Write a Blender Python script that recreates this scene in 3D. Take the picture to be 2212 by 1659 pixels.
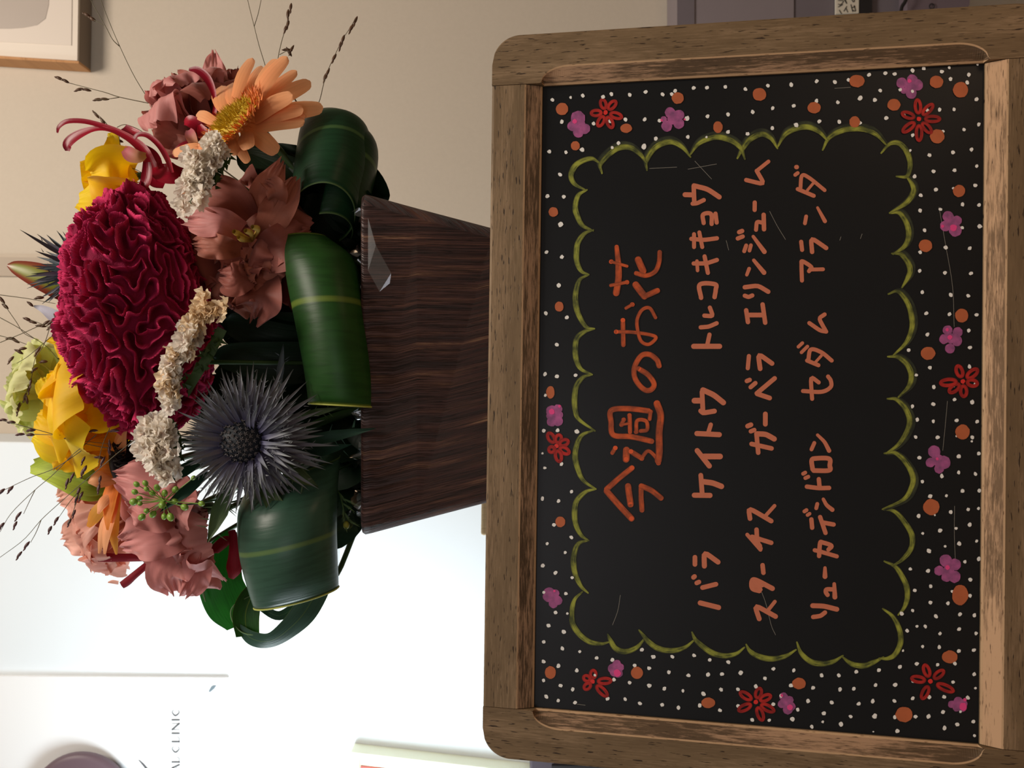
import bpy, bmesh, math, random
import numpy as np
from mathutils import Vector

for o in list(bpy.data.objects): bpy.data.objects.remove(o, do_unlink=True)
SC = bpy.context.scene
COL = SC.collection
PI = math.pi
FPX = 1782.0; CX, CY = 1106.0, 829.5          # focal length and centre in pixels of the 2212x1659 frame
CAMZ = 1.10
ROLL = math.atan2(-.00512, .35994)            # the phone was held almost exactly on its side

# ------------------------------------------------------------------ camera
def m3(ix, iy, d):
    """camera-frame vector (image right, image down, depth) to world"""
    c, s = math.cos(ROLL), math.sin(ROLL)
    X, Z = -iy, -ix
    return (c*X+s*Z, d, -s*X+c*Z)
cam = bpy.data.cameras.new('camera'); cam.sensor_width = 36; cam.lens = FPX/2212*36
cam.clip_start = .01
co = bpy.data.objects.new('camera', cam); COL.objects.link(co)
from mathutils import Matrix
rx = Vector(m3(1, 0, 0)); uy = Vector(m3(0, -1, 0)); bk = Vector((0, -1, 0))
M = Matrix((rx, uy, bk)).transposed().to_4x4(); M.translation = (0, 0, CAMZ)
co.matrix_world = M
SC.camera = co
cam.dof.use_dof = True; cam.dof.focus_distance = .52; cam.dof.aperture_fstop = 16

# ------------------------------------------------------------------ world, lights, exposure
w = bpy.data.worlds.new('world'); SC.world = w; w.use_nodes = True
w.node_tree.nodes['Background'].inputs[0].default_value = (1, .80, .62, 1)
w.node_tree.nodes['Background'].inputs[1].default_value = .17
def area(name, loc, target, size, power, col, sy=None):
    l = bpy.data.lights.new(name, 'AREA'); l.energy = power; l.color = col; l.size = size
    if sy: l.shape = 'RECTANGLE'; l.size_y = sy
    o = bpy.data.objects.new(name, l); COL.objects.link(o); o.location = loc
    o.rotation_euler = (Vector(target)-Vector(loc)).to_track_quat('-Z', 'Y').to_euler()
    return o
area('added_wall_light', (-.56, .66, 1.30), (-.30, 1.0, 1.28), .20, 3.2, (.83, .94, 1))  # unseen light added at the left to wash the wall out to white
area('added_top_light', (.35, .15, 2.3), (.15, 1.1, 1.0), .4, 14.0, (1, .89, .77))  # unseen overhead light added to brighten the beige wall
area('counter_lamp', (.55, -.1, .72), (.1, .5, .9), .2, .55, (1, .66, .40))
area('room_light', (-.3, -.7, 1.7), (0, .5, 1.1), .6, 1.6, (.98, .94, 1))
SC.view_settings.view_transform = 'Standard'; SC.view_settings.look = 'None'
SC.view_settings.exposure = 0; SC.view_settings.gamma = 1
SC.view_settings.use_curve_mapping = False

# ------------------------------------------------------------------ mapping helpers
D0 = .58
def Q(p):
    """(px, py, z) : image pixel, z = depth offset in pixels at D0 -> world"""
    p = np.atleast_2d(np.asarray(p, float))
    if p.shape[1] == 2: p = np.hstack([p, np.zeros((len(p), 1))])
    d = D0 + p[:, 2]*D0/FPX
    ix = (p[:, 0]-CX)*d/FPX; iy = (p[:, 1]-CY)*d/FPX
    return tow(ix, iy, d)
def tow(ix, iy, d):
    c, s = math.cos(ROLL), math.sin(ROLL)
    X, Z = -iy, -ix
    return np.stack([c*X+s*Z, d, -s*X+c*Z+CAMZ], 1)
def PD(x, y, d):
    d = float(d); return tow(np.array([(x-CX)*d/FPX]), np.array([(y-CY)*d/FPX]), np.array([d]))[0]
class Loc:
    """local pixel-sized frame round a centre, no perspective inside it"""
    def __init__(s, c):
        s.c = np.asarray(c, float); s.w = Q(s.c)[0]; s.k = (D0+s.c[2]*D0/FPX)/FPX
    def __call__(s, p):
        p = np.atleast_2d(np.asarray(p, float)) - s.c
        return tow(p[:, 0]*s.k, p[:, 1]*s.k, p[:, 2]*s.k) - np.array([0, 0, CAMZ]) + s.w

# ------------------------------------------------------------------ object helpers
def tag(o, label=None, cat=None, group=None, kind=None):
    if label: o['label'] = label
    if cat: o['category'] = cat
    if group: o['group'] = group
    if kind: o['kind'] = kind
    return o
def thing(name, loc, label, cat, group=None):
    o = bpy.data.objects.new(name, None); COL.objects.link(o); o.location = tuple(loc)
    o.empty_display_size = .01
    return tag(o, label, cat, group)
def rootloc(p):
    while p.parent: p = p.parent
    return np.array(p.location)
def mesh(name, V, Fc, mats, parent=None, uv=None, smooth=True, midx=None, loc=None, label=None, attr=None):
    V = np.asarray(V, float)
    org = rootloc(parent) if parent else (np.array(loc) if loc is not None else np.zeros(3))
    V = V-org
    me = bpy.data.meshes.new(name)
    if isinstance(Fc, np.ndarray) and Fc.ndim == 2:
        k = Fc.shape[1]; n = len(Fc)
        me.vertices.add(len(V)); me.vertices.foreach_set('co', V.astype(np.float32).ravel())
        me.loops.add(n*k); me.loops.foreach_set('vertex_index', Fc.astype(np.int32).ravel())
        me.polygons.add(n); me.polygons.foreach_set('loop_start', np.arange(0, n*k, k, dtype=np.int32))
        me.update(calc_edges=True)
    else:
        me.from_pydata([tuple(v) for v in V], [], [tuple(int(i) for i in f) for f in Fc])
    if not isinstance(mats, (list, tuple)): mats = [mats]
    for m in mats: me.materials.append(m)
    if smooth: me.polygons.foreach_set('use_smooth', [True]*len(me.polygons))
    if midx is not None: me.polygons.foreach_set('material_index', list(midx))
    if uv is not None:
        l = me.uv_layers.new(name='UVMap'); uv = np.asarray(uv, np.float32)
        vi = np.empty(len(me.loops), np.int32); me.loops.foreach_get('vertex_index', vi)
        l.data.foreach_set('uv', uv[vi].ravel())
    if attr is not None:
        a = me.attributes.new('ridge', 'FLOAT', 'POINT'); a.data.foreach_set('value', np.asarray(attr, np.float32))
    me.update()
    o = bpy.data.objects.new(name, me); COL.objects.link(o)
    if parent: o.parent = parent
    else: o.location = tuple(org)
    if label: o['label'] = label
    return o
def grid(nu, nv, closed=False):
    """nu rows, nv columns"""
    i = np.arange(nu-1)[:, None]; j = np.arange(nv if closed else nv-1)[None, :]
    a = i*nv+j; b = i*nv+(j+1) % nv
    return np.stack([a, b, b+nv, a+nv], -1).reshape(-1, 4)
def cat(pts, n):
    """Catmull-Rom resampling"""
    P = np.asarray(pts, float)
    if P.ndim == 1: P = P[:, None]
    if len(P) == 2: return P[0]+(P[1]-P[0])*np.linspace(0, 1, n)[:, None]
    E = np.vstack([2*P[0]-P[1], P, 2*P[-1]-P[-2]])
    t = np.linspace(0, len(P)-1-1e-6, n); k = t.astype(int); f = (t-k)[:, None]
    a, b, c, d = E[k], E[k+1], E[k+2], E[k+3]
    return .5*((2*b)+(c-a)*f+(2*a-5*b+4*c-d)*f*f+(3*b-a-3*c+d)*f**3)
def nrmz(v):
    v = np.asarray(v, float); n = np.linalg.norm(v, axis=-1, keepdims=True); return v/np.maximum(n, 1e-9)

# ------------------------------------------------------------------ materials
def newmat(name):
    m = bpy.data.materials.new(name); m.use_nodes = True
    nt = m.node_tree; nt.nodes.clear()
    return m, nt, nt.nodes.new('ShaderNodeOutputMaterial')
def nd(nt, t, **k):
    n = nt.nodes.new(t)
    for a, v in k.items():
        if a[0] == 'i' and a[1:].isdigit(): n.inputs[int(a[1:])].default_value = v
        elif a in n.inputs: n.inputs[a].default_value = v
        else: setattr(n, a, v)
    return n
def L(nt, a, b): nt.links.new(a, b)
def srgb(r, g, b):
    f = lambda c: (c/255/12.92) if c/255 <= .04045 else ((c/255+.055)/1.055)**2.4
    return (f(r), f(g), f(b), 1)
def ramp(nt, fac, stops):
    r = nt.nodes.new('ShaderNodeValToRGB'); L(nt, fac, r.inputs[0])
    e = r.color_ramp.elements
    while len(e) < len(stops): e.new(.5)
    for q, (p, c) in zip(e, stops): q.position = p; q.color = c
    return r.outputs[0]
def noise(nt, vec, sc, mapping=(1, 1, 1), det=4, rough=.5):
    mp = nd(nt, 'ShaderNodeMapping'); L(nt, vec, mp.inputs[0]); mp.inputs['Scale'].default_value = mapping
    n = nd(nt, 'ShaderNodeTexNoise', Scale=sc, Detail=det, Roughness=rough); L(nt, mp.outputs[0], n.inputs[0])
    return n.outputs[0]
def mixc(nt, fac, a, b, mode='MIX'):
    m = nd(nt, 'ShaderNodeMix'); m.data_type = 'RGBA'; m.blend_type = mode
    for v, i in ((fac, 0), (a, 6), (b, 7)):
        if hasattr(v, 'links'): L(nt, v, m.inputs[i])
        else: m.inputs[i].default_value = v
    return m.outputs[2]
def plain(name, col, rough=.6, var=.0, sc=30, spec=.4, metal=0, bump=0, col2=None, coord='Object', mapping=(1, 1, 1)):
    m, nt, out = newmat(name)
    b = nd(nt, 'ShaderNodeBsdfPrincipled'); b.inputs['Roughness'].default_value = rough
    b.inputs['Specular IOR Level'].default_value = spec; b.inputs['Metallic'].default_value = metal
    tc = nd(nt, 'ShaderNodeTexCoord')
    n = noise(nt, tc.outputs[coord], sc, mapping)
    c2 = col2 or tuple(c*(1-var) for c in col[:3])+(1,)
    L(nt, ramp(nt, n, [(.3, c2), (.7, col)]), b.inputs['Base Color'])
    if bump:
        bp = nd(nt, 'ShaderNodeBump', Strength=bump, Distance=.001); L(nt, n, bp.inputs['Height']); L(nt, bp.outputs[0], b.inputs['Normal'])
    L(nt, b.outputs[0], out.inputs[0]); return m
def petal(name, base, edge, tr=.35, rough=.55, veins=14, vein_amt=.12, sheen=.2, tipc=None, midrib=None, edgew=.8):
    """UV: x across -1..1 mapped 0..1, y along 0..1"""
    m, nt, out = newmat(name)
    tc = nd(nt, 'ShaderNodeTexCoord'); sp = nd(nt, 'ShaderNodeSeparateXYZ'); L(nt, tc.outputs['UV'], sp.inputs[0])
    c = ramp(nt, sp.outputs[1], [(0, base), (edgew, edge)] + ([(1, tipc)] if tipc else []))
    # fine veins running along the petal
    v = noise(nt, tc.outputs['UV'], veins, (1, .12, 1), 2)
    dark = tuple(x*.55 for x in base[:3])+(1,)
    vv = ramp(nt, v, [(.45, (0, 0, 0, 1)), (.62, (1, 1, 1, 1))])
    mm = nd(nt, 'ShaderNodeMath', operation='MULTIPLY', i1=vein_amt); L(nt, vv, mm.inputs[0])
    c = mixc(nt, mm.outputs[0], c, dark)
    if midrib:
        a = nd(nt, 'ShaderNodeMath', operation='SUBTRACT', i1=.5); L(nt, sp.outputs[0], a.inputs[0])
        a2 = nd(nt, 'ShaderNodeMath', operation='ABSOLUTE'); L(nt, a.outputs[0], a2.inputs[0])
        c = mixc(nt, ramp(nt, a2.outputs[0], [(0, (.8, .8, .8, 1)), (.012, (.6, .6, .6, 1)), (.02, (0, 0, 0, 1))]), c, midrib)
        c = mixc(nt, ramp(nt, a2.outputs[0], [(.485, (0, 0, 0, 1)), (.492, (1, 1, 1, 1))]), c, midrib)
    b = nd(nt, 'ShaderNodeBsdfPrincipled', Roughness=rough); L(nt, c, b.inputs['Base Color'])
    b.inputs['Specular IOR Level'].default_value = .25
    b.inputs['Sheen Weight'].default_value = sheen
    t = nd(nt, 'ShaderNodeBsdfTranslucent'); L(nt, c, t.inputs[0])
    bp = nd(nt, 'ShaderNodeBump', Strength=.25, Distance=.0006); L(nt, v, bp.inputs['Height']); L(nt, bp.outputs[0], b.inputs['Normal'])
    mx = nd(nt, 'ShaderNodeMixShader', i0=tr); L(nt, b.outputs[0], mx.inputs[1]); L(nt, t.outputs[0], mx.inputs[2])
    L(nt, mx.outputs[0], out.inputs[0]); return m
def wood(name, c1, c2, pore, sx=90, sy=900, light=None, light_amt=.5, rough=.6, pore_t=.63, bump=.4, soft=.08):
    """UV in metres: x along the grain, y across"""
    m, nt, out = newmat(name)
    tc = nd(nt, 'ShaderNodeTexCoord')
    big = noise(nt, tc.outputs['UV'], 1, (14, 70, 1), 5, .6)
    fine = noise(nt, tc.outputs['UV'], 1, (60, 1400, 1), 3)
    c = ramp(nt, big, [(.3, c1), (.7, c2)])
    c = mixc(nt, .35, c, ramp(nt, fine, [(.3, c1), (.7, c2)]), 'MIX')
    if light:
        lw = noise(nt, tc.outputs['UV'], 1, (70, 1000, 1), 5, .7)
        lw2 = noise(nt, tc.outputs['UV'], 1, (9, 60, 1), 3)
        ad = nd(nt, 'ShaderNodeMath', operation='ADD'); L(nt, lw, ad.inputs[0]); L(nt, lw2, ad.inputs[1])
        hv = nd(nt, 'ShaderNodeMath', operation='MULTIPLY', i1=.5); L(nt, ad.outputs[0], hv.inputs[0])
        c = mixc(nt, ramp(nt, hv.outputs[0], [(.57-light_amt*.12-soft*.25, (0, 0, 0, 1)), (.57-light_amt*.12+soft*.25, (1, 1, 1, 1))]), c, light)
    p = noise(nt, tc.outputs['UV'], 1, (sx, sy, 1), 2)
    pm = ramp(nt, p, [(pore_t, (0, 0, 0, 1)), (pore_t+.05, (1, 1, 1, 1))])
    c = mixc(nt, pm, c, pore)
    b = nd(nt, 'ShaderNodeBsdfPrincipled', Roughness=rough); L(nt, c, b.inputs['Base Color'])
    b.inputs['Specular IOR Level'].default_value = .3
    bp = nd(nt, 'ShaderNodeBump', Strength=bump, Distance=.0004, invert=True); L(nt, pm, bp.inputs['Height']); L(nt, bp.outputs[0], b.inputs['Normal'])
    L(nt, b.outputs[0], out.inputs[0]); return m

M_wall = plain('beige_wall_paint', srgb(196, 184, 168), .9, .03, 220, .2, bump=.15)
M_white = plain('white_wall_paint', (.80, .86, .90, 1), .8, .01, 20, .3)
M_floor = wood('floor_wood', srgb(120, 92, 66), srgb(140, 110, 80), srgb(90, 66, 45))
M_counter = wood('counter_wood', srgb(150, 112, 78), srgb(170, 130, 92), srgb(110, 80, 52))
M_ceil = plain('ceiling_paint', (.8, .77, .72, 1), .9)

# ------------------------------------------------------------------ room
def box(name, lo, hi, mat, parent=None, kind=None, label=None, bev=0):
    lo = np.array(lo, float); hi = np.array(hi, float)
    bm = bmesh.new(); bmesh.ops.create_cube(bm, size=1)
    for v in bm.verts:
        v.co = Vector([(lo[i]+hi[i])/2+v.co[i]*(hi[i]-lo[i]) for i in range(3)])
    if bev: bmesh.ops.bevel(bm, geom=bm.edges[:], offset=bev, segments=3, profile=.5, affect='EDGES')
    V = [v.co[:] for v in bm.verts]; Fc = [[v.index for v in f.verts] for f in bm.faces]
    bm.verts.index_update(); Fc = [[v.index for v in f.verts] for f in bm.faces]
    uv = [(v[2]*1.0, v[0]+v[1]) for v in V]
    bm.free()
    o = mesh(name, V, Fc, mat, parent, uv=uv, smooth=False, label=label)
    if kind: o['kind'] = kind
    return o
WY = 1.12
box('wall_back', (-1.6, WY, 0), (1.6, WY+.1, 2.6), M_wall, kind='structure')
xl = PD(300, 958, .98)[0]
box('wall_left', (-1.6, .98, 0), (xl, WY, 2.6), M_white, kind='structure', bev=.002)
box('wall_right', (1.6, -1.6, 0), (1.7, WY+.1, 2.6), M_wall, kind='structure')
box('floor', (-1.6, -1.6, -.1), (1.7, WY+.1, 0), M_floor, kind='structure')
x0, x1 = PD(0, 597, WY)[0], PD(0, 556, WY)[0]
box('wall_strip_1', (x0, WY-.004, 0), (x1, WY, 2.6), plain('grey_strip_paint', srgb(176, 162, 146), .9, .02), kind='structure')  # thin raised strip, slightly greyer than the wall

# ------------------------------------------------------------------ board pose
bx = lambda t: tow(np.array([t[0]]), np.array([t[1]]), np.array([t[2]]))[0]
TLw = bx((.01284982, .18672397, .47704962))
cen = np.array([0, 0, CAMZ])
BU = nrmz(bx((.00512245, -.35994318, .00383001))-cen); BV = nrmz(bx((.23328558, .0031275, -.04191738))-cen)
BV = nrmz(BV-BU*(BU@BV)); BN = np.cross(BU, BV)
if BN[1] > 0: BN = -BN
BW, BH = .36, .23704
def B(u, v, n=0):
    u, v, n = np.broadcast_arrays(np.asarray(u, float), v, n)
    return TLw + u[..., None]*BU + v[..., None]*BV + n[..., None]*BN
def onboard(pts, off=.0002):
    """pixel -> point on the slate"""
    pts = np.atleast_2d(pts); d = tow((pts[:, 0]-CX)/FPX, (pts[:, 1]-CY)/FPX, np.ones(len(pts)))-cen
    o = TLw+BN*off-cen
    t = (o@BN)/(d@BN)
    return cen + d*t[:, None]
TZ = B(0, BH+.029)[2]
# counter the board stands on
ct = thing('counter', (0, .6, TZ-.03), 'pale brown wooden counter under the chalkboard and the flower stand', 'counter')
box('countertop', (-.27, .3, TZ-.03), (.212, .74, TZ-.0005), M_counter, ct)
box('counter_body', (-.25, .34, 0), (.20, .73, TZ-.03), M_white, ct)

# ------------------------------------------------------------------ chalkboard
M_frame = wood('weathered_frame_wood', srgb(134, 112, 84), srgb(100, 81, 58), srgb(56, 43, 32), 110, 900, light=srgb(150, 126, 98), light_amt=.12, pore_t=.63, soft=.28)
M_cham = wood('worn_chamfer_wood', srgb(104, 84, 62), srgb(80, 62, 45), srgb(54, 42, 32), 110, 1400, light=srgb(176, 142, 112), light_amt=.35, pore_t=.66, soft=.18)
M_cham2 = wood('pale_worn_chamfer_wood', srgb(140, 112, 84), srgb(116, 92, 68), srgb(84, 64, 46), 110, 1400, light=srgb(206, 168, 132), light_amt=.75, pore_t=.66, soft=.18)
M_edge = wood('bare_edge_wood', srgb(206, 172, 134), srgb(178, 144, 110), srgb(120, 92, 66), 150, 1500)
M_slate = plain('black_chalkboard', (.0062, .0078, .0100, 1), .40, .25, 12, .35)
board = thing('framed_chalkboard', B(BW/2, BH+.029, 0), 'chalkboard in a weathered brown wooden frame with orange hand painted writing', 'chalkboard')
FW, CH, FT, RC = .029, .0088, .0062, .016
def bar(name, axis, fixed, sgn, a0, a1, ends, cm=None):
    """bar whose inner edge is at fixed, growing towards sgn; runs a0..a1; ends: round outer corners and stopped chamfer"""
    ss = np.unique(np.concatenate([np.linspace(a0, a1, 60), a0+np.linspace(0, RC, 14)**1, a1-np.linspace(0, RC, 14),
                                   np.linspace(a0+FW-.001, a0+FW+.02, 20), np.linspace(a1-FW-.02, a1-FW+.001, 20)])) if ends else np.linspace(a0, a1, 30)
    rows = []; uvs = []
    for s in ss:
        ins = 0
        ch = CH
        if ends:
            e = min(s-a0, a1-s)
            if e < RC: ins = RC-math.sqrt(max(0, RC*RC-(RC-e)**2))
            q = e-FW
            ch = 0 if q <= 0 else (CH if q > .016 else CH*math.sqrt(max(0, 1-(1-q/.016)**2)))
        o = FW-ins
        prof = [(o, -.009), (o, FT-.0012), (o-.0004, FT-.0004), (o-.0014, FT), (ch+.0009*min(1, ch/.003)+.00002, FT), (ch, FT-.0003*min(1, ch/.003)-.00001), (.0010 if ch > .003 else .00001, .0022 if ch > .003 else FT-.0003), (0, .0014 if ch > .003 else FT-.0004), (0, -.001), (0, -.009)]
        for j, (a, n) in enumerate(prof):
            c = fixed+sgn*a
            rows.append(B(c, s, n) if axis == 'v' else B(s, c, n))
            uvs.append((s, a+(.05 if axis == 'v' else .3)+(.1 if sgn > 0 else 0)))
    k = 10; Fc = grid(len(ss), k)
    mi = np.zeros(len(Fc), int); mi = mi.reshape(-1, k-1); mi[:, 5] = 1; mi[:, 4] = 2; mi[:, 6] = 2; mi = list(mi.ravel())
    Fl = [list(f) for f in Fc]
    n = len(ss)
    Fl.append(list(range(k))[::-1]); Fl.append([(n-1)*k+i for i in range(k)]); mi += [0, 0]
    Fl += [[i*k+k-1, (i+1)*k+k-1, (i+1)*k, i*k] for i in range(n-1)]; mi += [0]*(n-1)
    return mesh(name, rows, Fl, [M_frame, cm or M_cham, M_edge], board, uv=uvs, smooth=False, midx=mi)
bar('frame_stile', 'v', BW, 1, -FW, BH+FW, True)
bar('frame_stile', 'v', 0, -1, -FW, BH+FW, True)
bar('frame_rail', 'u', 0, -1, .0004, BW-.0004, False)
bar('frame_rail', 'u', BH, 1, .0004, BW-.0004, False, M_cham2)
us, vs = np.linspace(-.002, BW+.002, 3), np.linspace(-.002, BH+.002, 3)
pv = np.concatenate([B(u, v, n)[None] if False else B(u, v, n).reshape(1, 3) for n in (0, -.004) for v in (vs[0], vs[-1]) for u in (us[0], us[-1])])
panel = mesh('slate_panel', pv, [(0, 1, 3, 2), (4, 6, 7, 5), (0, 4, 5, 1), (2, 3, 7, 6), (0, 2, 6, 4), (1, 5, 7, 3)], M_slate, board, smooth=False)
# rear props that let it lean back
for u in (.05, .29):
    a = B(u, -.01, -.009); b = B(u, BH+FW, -.009); f = np.array([a[0], a[1]+.018, TZ])
    V = []
    for (p) in (a, f):
        for dx in (0, .02):
            for dy in (0, .012): V.append((p[0]+dx, p[1]+dy, p[2]))
    mesh('rear_prop', V, [(0, 1, 3, 2), (4, 6, 7, 5), (0, 4, 5, 1), (2, 3, 7, 6), (0, 2, 6, 4), (1, 5, 7, 3)], M_edge, board, smooth=False)

# ---- painted marks: flat paint on the slate
TILES = {'A': (1150, 130, 4.424), 'B': (1620, 100, 4.424), 'C': (1150, 480, 4.15), 'D': (1140, 860, 4.15), 'E': (1140, 1220, 4.424),
         'F': (1620, 1240, 4.337), 'G': (1880, 440, 3.95), 'H': (1880, 840, 3.77),
         '1': (1280, 820, 5.185), '2': (1280, 520, 5.185), '3': (1480, 1060, 5.53), '4': (1480, 740, 4.877), '5': (1460, 340, 3.95),
         '6': (1680, 900, 3.605), '7': (1680, 340, 2.9625)}
def T(t, pts):
    x, y, s = TILES[t]; return np.asarray(pts, float)/s+np.array([x, y])
def ribbon(P, wid, smooth=True):
    """2-D pixel polyline -> verts, faces, uv of a round-ended stroke; wid = full width px (or list)"""
    P = np.asarray(P, float)
    if len(P) == 1: P = np.array([P[0]-[.4, 0], P[0]+[.4, 0]])
    n = max(6, int(np.sum(np.linalg.norm(np.diff(P, axis=0), axis=1))/2.2))
    if smooth and len(P) > 2:
        C = cat(P, n)
    else:
        seg = [P[i]+(P[i+1]-P[i])*np.linspace(0, 1, 6)[:, None] for i in range(len(P)-1)]; C = np.vstack(seg)
        keep = [0]+[i for i in range(1, len(C)) if np.linalg.norm(C[i]-C[i-1]) > 1e-6]; C = C[keep]
        for _ in range(2):
            D = C.copy(); D[1:-1] = (C[:-2]+2*C[1:-1]+C[2:])/4; C = D
    W = np.interp(np.linspace(0, 1, len(C)), np.linspace(0, 1, len(np.atleast_1d(wid))), np.atleast_1d(wid))/2
    Tn = nrmz(np.gradient(C, axis=0)); S = np.stack([-Tn[:, 1], Tn[:, 0]], 1)
    V = []; uv = []; Fc = []
    L0 = 0
    for i in range(len(C)):
        if i: L0 += np.linalg.norm(C[i]-C[i-1])
        for k, q in enumerate((-1, -.33, .33, 1)):
            V.append(C[i]+S[i]*W[i]*q); uv.append((L0*.02, q*.5+.5))
    for f in grid(len(C), 4): Fc.append(list(f))
    for e, sg in ((0, -1), (len(C)-1, 1)):
        b = len(V); V.append(C[e]); uv.append((L0*.02 if e else 0, .5))
        for k in range(9):
            a = -PI/2+PI*k/8
            V.append(C[e]+Tn[e]*sg*math.cos(a)*W[e]+S[e]*math.sin(a)*W[e]); uv.append(((L0 if e else 0)*.02, .5+.5*math.sin(a)))
        Fc += [[b, b+1+k, b+2+k] for k in range(8)]
    return np.array(V), Fc, uv
def joinparts(parts):
    V = []; Fc = []; U = []; n = 0
    for v, f, u in parts:
        V.append(v); U += list(u); Fc += [[i+n for i in q] for q in f]; n += len(v)
    return np.vstack(V), Fc, U
def mark(name, parts, mat, off=.00025, label=None, par=None):
    v, f, u = joinparts(parts); o_ = off+np.arange(len(v))*2.5e-7
    return mesh(name, onboard(v, off)+BN*(o_-off)[:, None], f, mat, par or panel, uv=u, smooth=False, label=label)
def paint(name, col, dark, amt=.5, streak=26):
    m, nt, out = newmat(name)
    tc = nd(nt, 'ShaderNodeTexCoord')
    n = noise(nt, tc.outputs['UV'], 1, (2.0, streak, 1), 3); n2 = noise(nt, tc.outputs['Object'], 160, (1, 1, 1), 3)
    a = nd(nt, 'ShaderNodeMath', operation='ADD'); L(nt, n, a.inputs[0]); L(nt, n2, a.inputs[1])
    hv = nd(nt, 'ShaderNodeMath', operation='MULTIPLY', i1=.5); L(nt, a.outputs[0], hv.inputs[0])
    md = tuple((p+q)*.5 for p, q in zip(col, dark))
    c = ramp(nt, hv.outputs[0], [(.40, dark), (.50, md), (.58, col)])
    sp = nd(nt, 'ShaderNodeSeparateXYZ'); L(nt, tc.outputs['UV'], sp.inputs[0])
    e = ramp(nt, sp.outputs[1], [(0, (1, 1, 1, 1)), (.2, (0, 0, 0, 1)), (.8, (0, 0, 0, 1)), (1, (1, 1, 1, 1))])
    em_ = nd(nt, 'ShaderNodeMath', operation='MULTIPLY', i1=amt); L(nt, e, em_.inputs[0])
    c = mixc(nt, em_.outputs[0], c, (.008, .010, .011, 1))
    b = nd(nt, 'ShaderNodeBsdfPrincipled', Roughness=.55); L(nt, c, b.inputs['Base Color']); b.inputs['Specular IOR Level'].default_value = .3
    L(nt, b.outputs[0], out.inputs[0]); return m
M_write = plain('salmon_paint_marker', srgb(208, 122, 92), .6, .06, 300)
M_title = paint('orange_paint_brushed', srgb(208, 92, 46), srgb(136, 66, 42), .5, 14)
M_titled = plain('orange_paint_blob', srgb(226, 92, 44), .5)
M_green = paint('olive_paint_brushed', srgb(158, 164, 66), srgb(58, 66, 38), .7, 12)
M_green2 = paint('olive_wash', srgb(62, 68, 48), srgb(34, 40, 32), .7, 10)
M_dotw = plain('white_paint', srgb(250, 250, 246), .5, .12, 800)
M_doto = plain('terracotta_paint', srgb(190, 102, 62), .6, .14, 160)
M_redf = paint('red_paint', srgb(190, 44, 38), srgb(132, 30, 30), .5, 6)
M_purf = plain('purple_paint', srgb(182, 92, 152), .6, 0, 260, col2=srgb(128, 74, 118))
M_pink = plain('bright_pink_paint', srgb(236, 74, 146), .6)

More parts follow.
